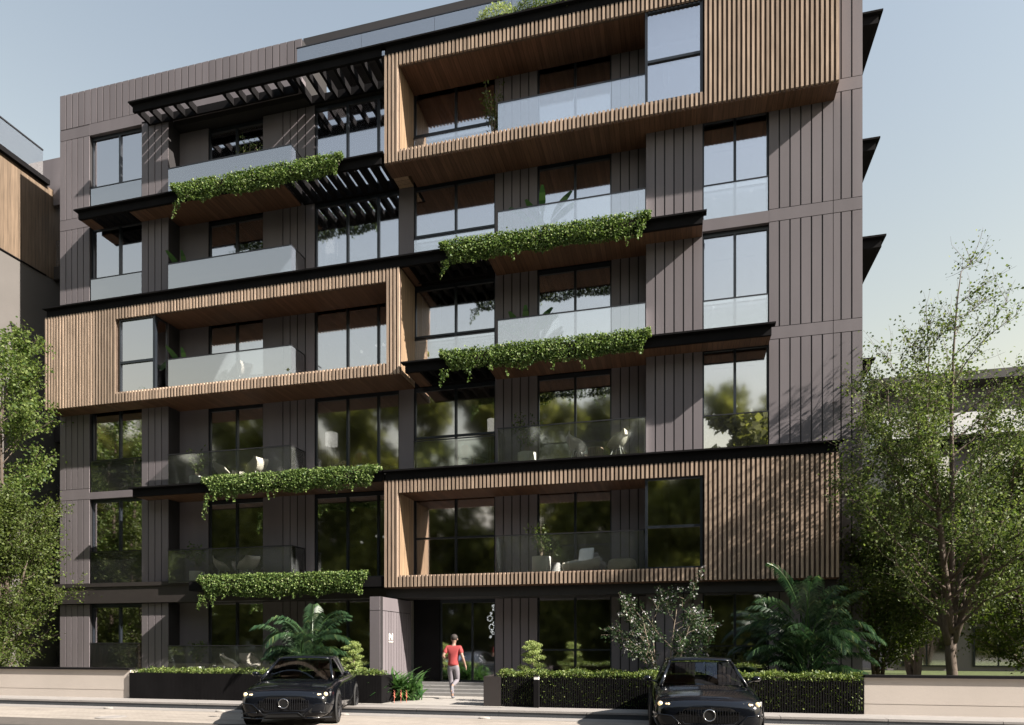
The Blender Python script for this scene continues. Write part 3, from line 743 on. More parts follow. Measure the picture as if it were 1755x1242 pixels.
grow_tree('shrub_tree', 'dense dark-green bushy tree in front of the left maple, behind the left garden wall', 'tree', (-21.0, -2.9, .14), 4, 5.9,
          env([(0, .30), (.3, .34), (.7, .30), (1, .12)]), 20, 13, 40, .075, 'leafB', trunk_r=.07, seed=8, lean=.18, h0=.06, spread=.2)
grow_tree('shrub_tree', 'low leafy tree between the right-hand tree trunk and the palm, behind the cream wall', 'tree', (5.2, .8, .14), 4, 4.7,
          env([(0, .30), (.3, .38), (.7, .30), (1, .12)]), 16, 12, 32, .08, 'leafB', trunk_r=.06, seed=18, lean=.2, h0=.2, spread=.2)
grow_tree('shrub_tree', 'leafy tree right of the big trunk, cut by the right edge of the view', 'tree', (8.9, 0.5, .14), 4, 6.2,
          env([(0, .30), (.3, .36), (.7, .30), (1, .12)]), 18, 12, 34, .085, 'leafB', trunk_r=.07, seed=28, lean=.2, h0=.12, spread=.2)
for i, (x, y, h, s) in enumerate(((9.5, 12, 8.2, 3), (13.5, 10, 8.8, 4), (17.5, 14, 9.0, 9), (12., 20, 8.0, 12), (19.5, 8, 8.5, 15))):
    lab = ['background tree close behind the corner of the main building, seen through the big tree', 'background tree directly behind the big trunk on the right',
           'background tree at the right edge, in front of the far apartment block', 'farthest background tree, small between trunk and building corner', 'rightmost background tree with a round full crown'][i]
    grow_tree('park_tree', lab, 'tree', (x, y, .14), 3, h, env([(0, .2), (.25, .36), (.6, .36), (.85, .24), (1, .08)]), 15, 9, 30, .16, 'leafD', trunk_r=.14, seed=s, lean=.2, h0=.25, spread=.45, twl=(.5, 1.2))

# flowering shrub with white clusters
fl = grow_tree('flowering_shrub', 'dark spreading shrub with white blossom clusters left of the right-hand car', 'shrub', (-.45, -2.7, .14), 4, 2.5,
          env([(0, .2), (.4, .5), (.8, .48), (1, .3)]), 9, 8, 19, .065, 'leafF', trunk_r=.025, seed=3, lean=.33, h0=.35, spread=.10, twl=(.15, .35), bark='twig')
cr = [o for o in fl.children if o.name.startswith('crown')][0]
co = np.empty(len(cr.data.vertices)*3, dtype=np.float32); cr.data.vertices.foreach_get('co', co); co = co.reshape(-1, 3)[::4]
pick = co[rng.choice(len(co), min(210, len(co)), replace=False)]+np.array(fl.location)
FP = np.repeat(pick, 6, 0)+rng.normal(0, .018, (len(pick)*6, 3)); FP[:, 2] += .03
leaves('blossom', FP, .036, M['petal'], fl, aspect=.9, up=.4, loc=fl.location)

# cloud-pruned shrubs
def cloud(label, x, y, h, seed):
    rr = random.Random(seed); t = thing('topiary_shrub', label, 'shrub', (x, y, .14)); P = []; s = MB()
    top = Vector((x, y, h)); s.tube([(x, y, .1), (x+.04, y, h*.5), (x-.02, y, h*.95)], [.03, .022, .01], n=6)
    for k in range(15):
        z = .75+(h-.75)*(k/14)**.9; r = .34*(1-.55*k/14); a = k*2.4
        c = (x+r*math.cos(a)*rr.uniform(.4, 1), y+r*math.sin(a)*.8, z)
        s.tube([(x, y, z-.12), c], [.01, .006], n=4)
        n = 330; u = rng.normal(size=(n, 3)); u /= np.linalg.norm(u, axis=1)[:, None]
        P.append(np.array(c)+u*np.array([.15, .15, .055])*rng.uniform(.6, 1.1, n)[:, None])
    s.build('stem', M['twig'], t, smooth=True)
    leaves('foliage', np.concatenate(P), .04, M['cloud'], t, aspect=.6, up=.8, loc=t.location)
cloud('pale green tiered topiary shrub between the left-hand car and the entrance wall', -8.55, -2.9, 1.68, 1)
cloud('pale green tiered topiary shrub right of the entrance path, above the hedge', -3.65, -2.7, 1.68, 2)

# palms
def frond(rib, V, p, a, length, rise, droop, nl, ll, rr):
    pts = []; d = Vector((math.cos(a), math.sin(a), rise)).normalized(); q = Vector(p)
    n = 12
    for i in range(n+1):
        pts.append(q.copy()); d = (d+Vector((0, 0, -droop*(i/n)))).normalized(); q = q+d*length/n
    rib.tube(pts, [.012*(1-.8*i/n)+.002 for i in range(n+1)], n=4, cap=False)
    for i in range(nl):
        u = .18+.82*i/nl; k = min(int(u*n), n-1); c = pts[k].lerp(pts[k+1], u*n-k); t = (pts[k+1]-pts[k]).normalized()
        side = t.cross(Vector((0, 0, 1)));
        if side.length < .1: side = Vector((1, 0, 0))
        side.normalize(); up = side.cross(t)
        l = ll*(math.sin(math.pi*(.12+.85*u))**.7)*rr.uniform(.85, 1.1)
        for s in (-1, 1):
            dr = (t*.75+side*s*.8+up*.12).normalized(); mid = c+dr*l*.5; tip = c+dr*l*.95+Vector((0, 0, -l*.48)); w = t*.019+up*.005
            V.extend([c, mid+w, tip, mid-w])
def palm(label, x, y, h, w, nf, seed, ground=.14, ll=.34, bh=.38, tall=0):
    rr = random.Random(seed); t = thing('palm', label, 'palm', (x, y, ground)); rib = MB(); V = []
    for i in range(nf):
        u = i/nf; a = i*2.4+rr.gauss(0, .2)
        base = (x+rr.gauss(0, .12), y+rr.gauss(0, .12), ground+rr.uniform(.1, h*bh))
        el = rr.uniform(.3, 1.9) if i % 3 else rr.uniform(1.8, 4)
        frond(rib, V, base, math.atan2(math.sin(a)*.55, math.cos(a)), rr.uniform(.75, 1.1)*(h*.35+w*.55), el, rr.uniform(.22, .42), 34, ll, rr)
    st = MB()
    for i in range(6): st.tube([(x+rr.gauss(0, .1), y+rr.gauss(0, .1), ground-.1), (x+rr.gauss(0, .14), y+rr.gauss(0, .12), ground+h*(bh+.04))], [.03, .018], n=6)
    st.build('stem', M['palm'], t); rib.build('rachis', M['fern'], t)
    arr = np.array([tuple(v) for v in V]).reshape(-1, 4, 3); bad = ((arr[:, :, 1] < -3.45) & (arr[:, :, 2] < 1.05)).any(1); arr = arr[~bad].reshape(-1, 3)
    arr = arr-np.array(t.location); quads('leaflets', arr, M['palm'], t, t.location)
palm('feathery palm behind the left-hand car, in front of the ground-floor windows', -10.0, -2.8, 3.1, .75, 44, 4, ll=.42, bh=.52)
palm('large dark feathery palm right of the right-hand car, under the lower timber box', 2.85, -2.3, 3.3, .95, 64, 6, ll=.44, bh=.60)

# strap-leaved planting beside the path
def strap(label, x, y, n, L0, seed, w=.035, sx=.35):
    rr = random.Random(seed); t = thing('strap_leaf_plant', label, 'plant', (x, y, .14)); V = []
    for i in range(n):
        a = rr.random()*2*math.pi; l = L0*rr.uniform(.6, 1.15); p = Vector((x+rr.gauss(0, sx), y+rr.gauss(0, .15), .15)); d = Vector((math.cos(a), math.sin(a)*.8, rr.uniform(.9, 2.4))).normalized()
        side = d.cross(Vector((0, 0, 1))).normalized(); prev = None; k = 6
        for j in range(k+1):
            ww = w*math.sin(math.pi*min(.97, .1+.88*j/k))
            cur = (p+side*ww, p-side*ww)
            if prev: V.extend([prev[0], cur[0], cur[1], prev[1]])
            prev = cur; d = (d+Vector((0, 0, -.22))).normalized(); p = p+d*l/k
    arr = np.array([tuple(v) for v in V]).reshape(-1, 4, 3); arr = arr[(arr[:, :, 0] < x+.62).all(1)].reshape(-1, 3)-np.array(t.location); quads('foliage', arr, M['fern'], t, t.location)
    return t
st = strap('arching dark strap-leaved planting at the left edge of the entrance path', -7.35, -2.6, 420, 1.2, 2, sx=.38, w=.042)
for i, (x, y) in enumerate(((-7.05, -3.62), (-6.9, -3.55), (-6.78, -3.48))):
    m = MB(); m.tube([(x, y, .15), (x, y, .42)], .006, n=4)
    for k in range(9): m.ball((x+.012*math.cos(k*2), y+.012*math.sin(k*2), .30+.022*k), .02*(1-k*.07), n=6)
    tag(m.build('coral_flower', M['orange'], loc=(x, y, .15)), ['coral flower spike nearest the left planter screen', 'middle coral flower spike of three in front of the strap leaves', 'coral flower spike nearest the entrance path'][i], 'flower', group='coral flower spikes beside the path')
strap('broad upright leaves rising behind the hedge, left of the flowering shrub', -1.55, -2.9, 12, 1.0, 9, w=.06, sx=.12)
# small roof shrubs
for i, (x, mat_, lab, r) in enumerate(((-5.2, 'cloud', 'yellow-green clump planted at the roof edge behind glass', .55), (-4.1, 'hedge', 'round dark-green clump at the roof edge, right of the yellow one', .5), (-3.1, 'cloud', 'rightmost low yellow clump on the roof edge', .5))):
    t = thing('roof_shrub', lab, 'shrub', (x, -.48, F[6]+.05)); n = 1500
    u = rng.normal(size=(n, 3)); u /= np.linalg.norm(u, axis=1)[:, None]
    P = np.array([x, -.5, F[6]+.30])+u*np.array([r*1.1, .16, .32+.1*i])*(rng.uniform(.5, 1.1, n)**.5)[:, None]
    leaves('foliage', P, .07, M[mat_], t, aspect=.4, up=.5, loc=t.location)
    m = MB(); m.box(x-.35, x+.35, -.6, -.36, F[6]+.055, F[6]+.22); m.build('planter', M['black'], t)

# bollard light in front of the right screen
t = thing('bollard_light', 'slim black bollard light with a pale head in front of the right slatted screen', 'bollard light', (-3.3, -3.92, .15))
m = MB(); m.box(-.06, .06, -.05, .05, 0, .66); lb(m, 'post', M['black'], t, bevel=.004)
m = MB(); m.box(-.055, .055, -.045, .045, .66, .73); lb(m, 'diffuser', M['white'], t)
m = MB(); m.box(-.062, .062, -.052, .052, .73, .755); lb(m, 'cap', M['black'], t)
# kerb drain covers
for i, x in enumerate((-14.2, -10.9, -7.6, -4.2, 1.2)):
    m = MB(); m.lathe([(.13, 0), (.13, .02), (.09, .035), (.0, .04)], (0, 0, 0), 16, sy=.6); 
    o = m.build('drain_cap', M['path'], loc=(0, 0, 0)); o.location = (x, -5.25, .004)
    tag(o, ['pale drain cap in the gutter in front of the left cream wall', 'pale drain cap in the gutter just left of the left-hand car', 'pale drain cap in the gutter right of the left-hand car', 'pale drain cap in the gutter in front of the right planter screen', 'pale drain cap in the gutter right of the right-hand car'][i], 'drain cover', group='drain caps along the gutter')
m = MB(); m.lathe([(.32, 0), (.32, .01), (.22, .02), (.2, .012), (.0, .012)], (0, 0, 0), 28)
o = m.build('manhole_cover', M['kerb']); o.location = (-12.4, -7.0, .004); tag(o, 'round pale manhole cover at the bottom left edge of the road', 'manhole cover')
# ---------------------------------------------------------------- neighbouring wing, left
wing = thing('apartment_building', 'timber and stucco block at the left edge with its side wall half in shade', 'apartment building', (-28, -2, .15))
XW = -24.0
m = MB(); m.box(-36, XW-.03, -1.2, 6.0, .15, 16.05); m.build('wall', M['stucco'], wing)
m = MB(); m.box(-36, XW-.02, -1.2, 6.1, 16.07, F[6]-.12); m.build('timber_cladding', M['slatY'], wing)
m = MB(); m.box(-36, XW+.02, -1.2, 1.70, 16.03, 16.07); m.build('ledge', M['black'], wing)
m = MB(); m.box(-36.1, XW+.14, -1.3, 1.75, F[6]-.12, F[6]+.07); m.build('roof', M['black'], wing)
m = MB(); m.box(XW-.05, XW-.036, -1.2, 1.6, F[6]+.07, F[6]+1.15); g = m.build('balustrade', M['guard'], wing)
m = MB(); m.box(XW-.07, XW-.01, -1.2, 1.6, F[6]+1.15, F[6]+1.2); m.build('handrail', M['rail'], g)
# link between the wing and the main building
m = MB(); Y = 2.0
m.box(-25.3, XL, Y, Y+.3, F[6]-.1, 20.8); m.box(-23.96, XL-.01, Y-.02, Y+.3, F[6]-.75, F[6]-.1)
part(m, 'parapet', M['panel'])
for k in range(0, 6):
    m = MB(); m.box(-23.96, XL-.01, Y, Y+.25, F[k]-.45, F[k]+.05); part(m, 'slab_edge', M['darkpanel'])
    m = MB(); m.box(-23.9, XL-.02, Y+.05, Y+.065, F[k]+.05, F[k]+1.1)
    for q in range(9): m.box(-23.9+q*.27, -23.87+q*.27, Y+.066, Y+.09, F[k]+.05, F[k]+1.1)
    part(m, 'balustrade', M['guard'])
m = MB(); m.box(-23.96, XL, 4.5, 4.7, .15, F[5]+.2); part(m, 'link_wall', M['black'])
m = MB(); m.box(-23.96, XL, 4.48, 4.7, F[5]+.2, F[6]); part(m, 'link_wall', M['slat'])

# ---------------------------------------------------------------- far building, right
fb = thing('apartment_building', 'distant modern block with white terrace and timber strips seen behind the big tree', 'apartment building', (22, 30, .15))
x0, x1, y = 12.0, 46.0, 24.0
def fpart(mb, n, mt, par=None): return mb.build(n, mt, par or fb)
m = MB(); m.box(x0, x1, y+1.2, y+12, .15, 16.6); fpart(m, 'wall', M['panel'])
zs = [3.6, 7.0, 10.4, 13.6]
for i, z in enumerate(zs):
    m = MB(); m.box(x0-.4, x1, y+.2, y+2, z-.35, z); fpart(m, 'slab', M['black'])
    m = MB(); slats(m, x0+7, x1, z-1.0 if i != 3 else z-.9, z-.36, y=y+.25, pitch=.22, w=.12); fpart(m, 'slats', M['slat'])
    m = MB(); m.box(x0+.2, x1-.2, y+.3, y+.32, z, z+1.1); fpart(m, 'balustrade', M['guard'])
for i, z in enumerate([.3]+zs[:3]):
    for j in range(9):
        a = x0+.8+j*3.7; m = MB()
        m.box(a, a+2.5, y+1.1, y+1.21, z+.1, z+2.4); w = fpart(m, 'window', M['frame'])
        g = MB(); g.box(a+.08, a+1.2, y+1.06, y+1.099, z+.18, z+2.32); g.box(a+1.3, a+2.42, y+1.06, y+1.099, z+.18, z+2.32); g.build('pane', M['glass'], w)
m = MB(); m.box(x0-.5, x1, y+.1, y+3, 13.65, 14.9); fpart(m, 'terrace_wall', M['membrane'])
m = MB(); m.box(x0-1.2, x1, y-.3, y+12, 16.6, 17.1); fpart(m, 'roof', M['darkpanel'])

# ---------------------------------------------------------------- woods across the street (mirrored in the glass), extended right to block low-sky light
P = []
for i in range(24):
    x = -60+i*4.4+random.uniform(-1, 1); yy = -31+random.uniform(-3, 3); h = (25.5 if i < 8 else 25 if i < 13 else 19.5)+random.uniform(-2., 1.)
    for k in range(42):
        c = np.array([x+random.gauss(0, 2.0), yy+random.gauss(0, 1.6), (random.uniform(.04, .92) if k % 3 else random.uniform(.02, .4))*h]); r = random.uniform(1.5, 2.9)*(1.15-.6*c[2]/h)
        n = 300; u = rng.normal(size=(n, 3)); u /= np.linalg.norm(u, axis=1)[:, None]
        P.append(c+u*r*(rng.uniform(.5, 1, n)[:, None]))
tag(leaves('woodland', np.concatenate(P), .6, M['woodleaf'], None, aspect=.8, up=.3, loc=(-20, -30, 0)), kind='stuff')

# ---------------------------------------------------------------- furniture
def pot_plant(label, x, y, z, kind, seed, pr=.24, ph=.42, h=1.3, pm='white'):
    rr = random.Random(seed); t = thing('potted_plant', label, 'potted plant', (x, y, z), group='potted plants on the balconies')
    m = MB(); m.lathe([(pr*.8, 0), (pr, .04), (pr*1.02, ph), (pr*.93, ph), (pr*.9, ph-.05), (0.001, ph-.05)], n=24); lb(m, 'pot', M[pm], t, smooth=False)
    if kind == 'bush':
        P = []; s = MB()
        for i in range(9):
            a = i*2.4; tip = Vector((math.cos(a)*rr.uniform(.1, .45), math.sin(a)*rr.uniform(.1, .35), ph+(h-ph)*rr.uniform(.6, 1.05)))
            s.tube([(0, 0, ph-.05), (tip.x*.4, tip.y*.4, (ph+tip.z)/2), tip], [.012, .008, .004], n=5)
            for q in range(42):
                u = rr.uniform(.35, 1.05); P.append((x+tip.x*u+rr.gauss(0, .07), y+tip.y*u+rr.gauss(0, .06), z+ph+(tip.z-ph)*u+rr.gauss(0, .06)))
        lb(s, 'stem', M['twig'], t); leaves('foliage', np.array(P), .10, M['leafD'], t, aspect=.45, loc=(x, y, z))
    else:
        V = []
        for i in range(9):
            a = i*2.4; l = (h-ph)*rr.uniform(.75, 1.1); p = Vector((x, y, z+ph-.05)); d = Vector((math.cos(a)*.5, math.sin(a)*.4, 1.)).normalized(); side = d.cross(Vector((0, 1, 0))).normalized(); prev = None
            for j in range(8):
                ww = .002 if j < 3 else .10*math.sin(math.pi*(j-2.6)/5.0)
                cur = (p+side*ww, p-side*ww)
                if prev: V.extend([prev[0], cur[0], cur[1], prev[1]])
                prev = cur; d = (d+Vector((math.cos(a)*.06, 0, -.06))).normalized(); p = p+d*l/7
        arr = np.array([tuple(v) for v in V])-np.array((x, y, z)); quads('foliage', arr, M['fern'], t, (x, y, z))
pot_plant('white pot with dark bushy plant on the left balcony above the lowest ivy', -15.9, .14, F[1]+.02, 'bush', 1)
pot_plant('white pot with dark bushy plant on the left balcony directly under the left timber box', -15.9, .14, F[2]+.02, 'bush', 2)
pot_plant('broad-leaved plant behind the glass of the balcony inside the left timber box', -16.15, .14, F[3]+.02, 'broad', 3, h=1.75)
pot_plant('broad-leaved plant on the left balcony just above the left timber box', -16.15, .14, F[4]+.02, 'broad', 4, h=1.75)
pot_plant('dark leafy plant on the top-left balcony, in front of the mirrored rafters', -13.9, .14, F[5]+.02, 'bush', 5, h=1.75)
pot_plant('white pot half hidden behind the hedge on the left ground-floor terrace', -15.9, .14, .49, 'bush', 6)
pot_plant('white pot with leafy plant on the balcony with the white shell chairs', -4.45, .14, F[2]+.02, 'bush', 7, pr=.27, ph=.44, h=1.6)
pot_plant('tall white pot with plant beside the wicker nest chair in the lower timber box', -3.95, -.15, F[1]+.02, 'bush', 8, pr=.27, ph=.5, h=1.45)
pot_plant('broad-leaved plant on the right balcony above the lower right-hand ivy', -4.45, .1, F[3]+.02, 'broad', 9, h=1.85)
pot_plant('broad-leaved plant on the right balcony above the upper right-hand ivy', -3.95, .1, F[4]+.02, 'broad', 10, h=1.8)
pot_plant('slender dark plant inside the top timber box beside the glass balustrade', -5.5, .14, F[5]+.02, 'bush', 11, h=2.0, pr=.18, pm='black')

def shell_chair(label, x, y, z, rz):
    t = thing('shell_chair', label, 'chair', (x, y, z), rz, group='white shell chairs')
    m = MB(); n = 10; prof = []
    for j in range(7):
        u = j/6; w = .30*(1-.25*abs(u-.4)); yy = -.24+.5*min(u*1.3, 1); zz = .43 if u < .55 else .43+(u-.55)*.95
        prof.append([(w*math.sin(math.pi*(k/n-.5)), yy-.05*(1-math.cos(math.pi*(k/n-.5)))*0, zz+(.03+.24*math.sin(math.pi*min(u/.95, 1)))*(abs(k/n-.5)*2)**1.5) for k in range(n+1)])
    vs = [p for r in prof for p in r]; fs = [(j*(n+1)+k, j*(n+1)+k+1, (j+1)*(n+1)+k+1, (j+1)*(n+1)+k) for j in range(6) for k in range(n)]
    m.add(vs, fs); s = lb(m, 'seat', M['wicker'], t, smooth=True); q = s.modifiers.new('s', 'SOLIDIFY'); q.thickness = .02
    for sx in (-1, 1):
        for sy in (-1, 1):
            l = MB(); l.tube([(sx*.08, sy*.08, .44), (sx*.22, sy*.22, 0)], .014, n=6); lb(l, 'leg', M['white'], t)
shell_chair('left pale shell chair beside the timber drum table on the right balcony', -2.95, .12, F[2]+.02, 1.9)
shell_chair('right pale shell chair, leaning back beside the timber drum table on the right balcony', -1.75, .12, F[2]+.02, -1.9)
shell_chair('left pale shell chair on the left balcony above the lowest ivy', -14.9, .12, F[1]+.02, 2.2)
shell_chair('right pale shell chair on the left balcony above the lowest ivy', -13.9, .12, F[1]+.02, -2.0)
shell_chair('left pale shell chair on the left balcony under the left timber box', -14.9, .12, F[2]+.02, 2.2)
shell_chair('right pale shell chair on the left balcony under the left timber box', -13.6, .12, F[2]+.02, -2.0)
shell_chair('pale shell chair behind the glass inside the left timber box', -14.2, .12, F[3]+.02, -2.)
shell_chair('pale shell chair on the left balcony just above the left timber box', -14.5, .12, F[4]+.02, 2.2)
shell_chair('pale shell chair on the left ground-floor terrace behind the hedge', -14.6, .12, .49, 2.)
m = MB()
for k in range(24):
    a = 2*math.pi*k/24; m.box(-2.4+.21*math.cos(a)-.02, -2.4+.21*math.cos(a)+.02, .12+.21*math.sin(a)-.02, .12+.21*math.sin(a)+.02, F[2]+.02, F[2]+.42)
m.lathe([(.22, 0), (.22, .03)], (-2.4, .12, F[2]+.42), 24)
tag(m.build('drum_table', M['slat'], loc=(-2.4, .15, F[2]+.02)), 'round slatted timber drum table between the two white shell chairs', 'side table')

def dining_chair(label, x, y, z, rz):
    t = thing('rattan_chair', label, 'chair', (x, y, z), rz, group='tan rattan chairs indoors')
    m = MB(); n = 14
    for j in range(2):
        pass
    ring = []
    vs = []
    for k in range(n+1):
        a = math.pi*(.02+.96*k/n); rz_ = .30; hh = .60+.30*math.sin(a)**1.5
        vs.append((rz_*math.cos(a), rz_*.8*math.sin(a)-.02, hh)); vs.append((rz_*.97*math.cos(a), rz_*.78*math.sin(a)-.02, .56+(.0 if .1 < k/n < .9 else .02)))
    fs = [(2*k, 2*k+1, 2*k+3, 2*k+2) for k in range(n)]
    m.add(vs, fs); b = lb(m, 'backrest', M['rattan'], t, smooth=True); q = b.modifiers.new('s', 'SOLIDIFY'); q.thickness = .025
    s = MB(); s.lathe([(.24, .43), (.26, .45), (.25, .49), (.0, .5)], n=20, sy=.95); lb(s, 'seat', M['cushion'], t)
    for sx in (-1, 1):
        for sy in (-1, 1):
            l = MB(); l.tube([(sx*.24, sy*.2, .62 if sy > 0 else .58), (sx*.25, sy*.23, 0)], .014, n=6); lb(l, 'leg', M['rattan'], t)
def table_(label, x, y, z, r=.55):
    t = thing('dining_table', label, 'table', (x, y, z), group='round tables indoors')
    m = MB(); m.lathe([(r, .71), (r, .735)], n=28); lb(m, 'tabletop', M['panel'], t)
    m = MB(); m.lathe([(.22, 0), (.05, .04), (.035, .7)], n=14); lb(m, 'pedestal', M['black'], t)
yi = 1.12
dining_chair('left rattan chair behind the two-pane window on the shell-chair floor', -7.55, yi, F[2]+.12, .9)
dining_chair('middle rattan chair with round back behind the two-pane window, shell-chair floor', -6.55, yi-.25, F[2]+.12, 0 + math.pi)
dining_chair('right rattan chair half behind the floor lamp in the two-pane window', -5.85, yi+.2, F[2]+.12, -.9)
table_('round table behind the rattan chairs in the two-pane window', -6.7, yi+.75, F[2]+.12)
dining_chair('round-backed rattan chair in the middle of the three-pane window above the ivy', -10.15, yi-.25, F[2]+.12, math.pi)
dining_chair('rattan chair at the right side of the three-pane window, above the ivy', -9.25, yi+.1, F[2]+.12, -.8)
dining_chair('rattan chair low at the left side of the three-pane window', -10.95, yi+.2, F[2]+.12, .8)
table_('round table behind the rattan chairs in the three-pane window', -10.1, yi+.7, F[2]+.12)
dining_chair('rattan chair behind the left balcony above the lowest ivy', -14.35, yi, F[1], math.pi)
dining_chair('rattan chair top showing in the three-pane window above the left timber box', -10.0, yi, F[4]+.12, math.pi)

def floor_lamp(label, x, y, z, wide=.2):
    t = thing('floor_lamp', label, 'floor lamp', (x, y, z), group='floor lamps with white shades')
    m = MB(); m.lathe([(wide, 1.3), (wide, 1.72)], n=24); lb(m, 'lamp_shade', M['shade'], t)
    m = MB()
    for k in range(4):
        a = k*math.pi/2+.4; m.tube([(wide*.6*math.cos(a), wide*.6*math.sin(a), 1.3), (wide*.75*math.cos(a), wide*.75*math.sin(a), 0)], .009, n=5)
    lb(m, 'stand', M['rail'], t)
floor_lamp('floor lamp with drum shade in the three-pane window above the ivy', -11.35, 1.0, F[2]+.12)
floor_lamp('floor lamp with drum shade in the three-pane window over the left timber box', -11.35, 1.0, F[4]+.12)
floor_lamp('floor lamp with narrow white shade at the right end of the two-pane window', -5.76, .95, F[2]+.12, .14)
floor_lamp('floor lamp with wide white shade behind the right balcony over the lower right ivy', -3.9, 1.3, F[3], .22)

def pendants(label, x, y, z, pts):
    t = thing('pendant_light', label, 'pendant light', (x, y, z), group='globe pendants behind the windows')
    c = MB()
    for dx, dy, dz in pts:
        m = MB(); m.ball((dx, dy, -dz), .045, 12); lb(m, 'globe', M['globe'], t, smooth=True)
        c.tube([(dx, dy, -dz+.045), (dx, dy, 0)], .003, n=4)
    c.tube([(-.6, 0, -.001), (.6, 0, -.001)], .01, n=6); lb(c, 'cable', M['black'], t)
fl_names = {0: 'ground floor', 1: 'first floor', 2: 'second floor', 3: 'third floor', 4: 'fourth floor', 5: 'top floor'}
for k in (1, 2, 4, 5):
    pendants(f'small white globe cluster behind the far-left window, {fl_names[k]}', -19.2, 1.3, F[k+1]-.3, [(-.65, 0, 1.15), (-.3, .1, 1.3), (.1, 0, 1.2), (.55, .1, 1.35)])
for k in (2, 3, 4):
    pendants(f'small white globe cluster behind the far-right window, {fl_names[k]}', 1.5, 1.3, F[k+1]-.3, [(-.55, 0, 1.35), (.1, .1, 1.1), (.5, 0, 1.3)])
for k in (1, 3, 5):
    pendants(f'small white globe cluster behind the three-pane window, {fl_names[k]}', -10., 1.3, F[k+1]-.3, [(-.4, 0, 1.5), (.1, .1, 1.3), (.4, 0, 1.35), (.55, .15, 1.45)])
# curtains, sofas, print
def curtain(label, x0, x1, y, z0, z1):
    m = MB(); n = int((x1-x0)/.035); vs = []; fs = []
    for i in range(n+1):
        xx = x0+(x1-x0)*i/n; yy = y+.035*math.sin(i*1.3); vs += [(xx, yy, z0), (xx, yy, z1)]
        if i: fs.append((2*i-2, 2*i, 2*i+1, 2*i-1))
    m.add(vs, fs); o = m.build('curtain', M['curtain'], loc=((x0+x1)/2, y, z0), smooth=True); tag(o, label, 'curtain')
curtain('sheer white curtain gathered at the left of the two-pane window between the two timber boxes', -8.1, -7.45, .95, F[3], F[4]-.4)
curtain('sheer curtain at the left of the three-pane window over the left timber box', -11.65, -11.1, .9, F[4], F[5]-.4)
curtain('sheer curtain behind the glazed bay of the left timber box', -18.3, -17.4, .1, F[3]+.1, F[4]-.45)
def sofa(label, x, y, z, w, mat):
    t = thing('sofa', label, 'sofa', (x, y, z))
    m = MB(); m.box(-w/2, w/2, -.4, .4, .12, .42); lb(m, 'seat', M[mat], t, bevel=.05)
    m = MB(); m.box(-w/2, w/2, .3, .48, .3, .8); lb(m, 'backrest', M[mat], t, bevel=.05)
    for s in (-1, 1):
        m = MB(); m.box(s*w/2-.09, s*w/2+.09, -.42, .45, .1, .6); lb(m, 'armrest', M[mat], t, bevel=.04)
sofa('grey-blue sofa behind the far-left window beside the lowest ivy', -19.0, 1.1, F[1], 1.6, 'bluegrey')
sofa('grey sofa behind the far-left window under the left timber box', -19.0, 1.1, F[2], 1.6, 'bluegrey')
sofa('pale sofa behind the ground-floor far-left window', -18.8, 1.3, F[0], 1.3, 'cushion')
m = MB(); m.box(-.22, .22, -.2, .2, 0, .22); m.box(-.18, .18, .1, .16, .22, .45)
o = m.build('red_stool', M['redfab'], loc=(0, 0, 0), bevel=.02); o.location = (-19.75, .75, F0+.25); 
tag(o, 'small red lacquer stool behind the ground-floor far-left window', 'stool')
t = thing('framed_print', 'white framed print with black ink strokes behind the left balcony glass, above the lowest ivy', 'picture', (-15.42, .93, F[1]+1.35))
m = MB(); m.box(-.17, .17, -.015, .015, 0, .42); lb(m, 'paper', M['paper'], t)
m = MB()
for dx, dz, w, h, r in ((-.02, .36, .03, .07, .4), (.0, .30, .10, .022, .1), (-.03, .25, .035, .09, -.5), (.03, .23, .09, .022, -.2), (-.06, .13, .05, .06, .2), (.03, .12, .1, .025, .3), (.06, .1, .03, .09, -.3), (-.01, .09, .05, .03, .5)):
    c, s = math.cos(r), math.sin(r); q = [(-w/2, -h/2), (w/2, -h/2), (w/2, h/2), (-w/2, h/2)]
    q = [(dx+a*c-b*s, -.018, dz+a*s+b*c) for a, b in q]; m.add(q, [(0, 1, 2, 3)])
lb(m, 'ink_strokes', M['ink'], t)
# nest chair and pouf in the lower box
t = thing('nest_chair', 'round woven nest chair with white seat cushions in the lower timber box', 'armchair', (-2.8, -.06, F[1]+.02))
m = MB(); n = 28; vs = []; fs = []
for j, (r, z, tilt) in enumerate(((.34, .0, 0), (.50, .08, .01), (.57, .22, .06), (.55, .36, .13), (.50, .36, .12), (.46, .25, .04))):
    for k in range(n):
        a = 2*math.pi*k/n; vs.append((r*math.cos(a), r*.70*math.sin(a), z+tilt*(.6*math.cos(a)+.7*math.sin(a)+.2)))
for j in range(5):
    for k in range(n): fs.append((j*n+k, j*n+(k+1) % n, (j+1)*n+(k+1) % n, (j+1)*n+k))
fs.append(tuple(reversed(range(n)))); m.add(vs, fs); lb(m, 'shell', M['wicker'], t, smooth=True)
m = MB(); m.lathe([(.40, .2), (.44, .26), (.40, .33), (.0, .34)], n=24, sy=.62); lb(m, 'seat_cushion', M['cushion'], t, smooth=True)
m = MB(); m.add([(-.10, .06, .32), (.34, .0, .32), (.37, .12, .76), (-.07, .18, .74), (-.10, .17, .32), (.34, .11, .32), (.37, .22, .76), (-.07, .28, .74)], [(0,1,2,3), (7,6,5,4), (0,4,5,1), (1,5,6,2), (2,6,7,3), (3,7,4,0)]); lb(m, 'back_cushion', M['cushion'], t, bevel=.05)
t = thing('pouf', 'round woven pouf with vertical ribs to the right of the nest chair', 'pouf', (-1.62, -.1, F[1]+.02))
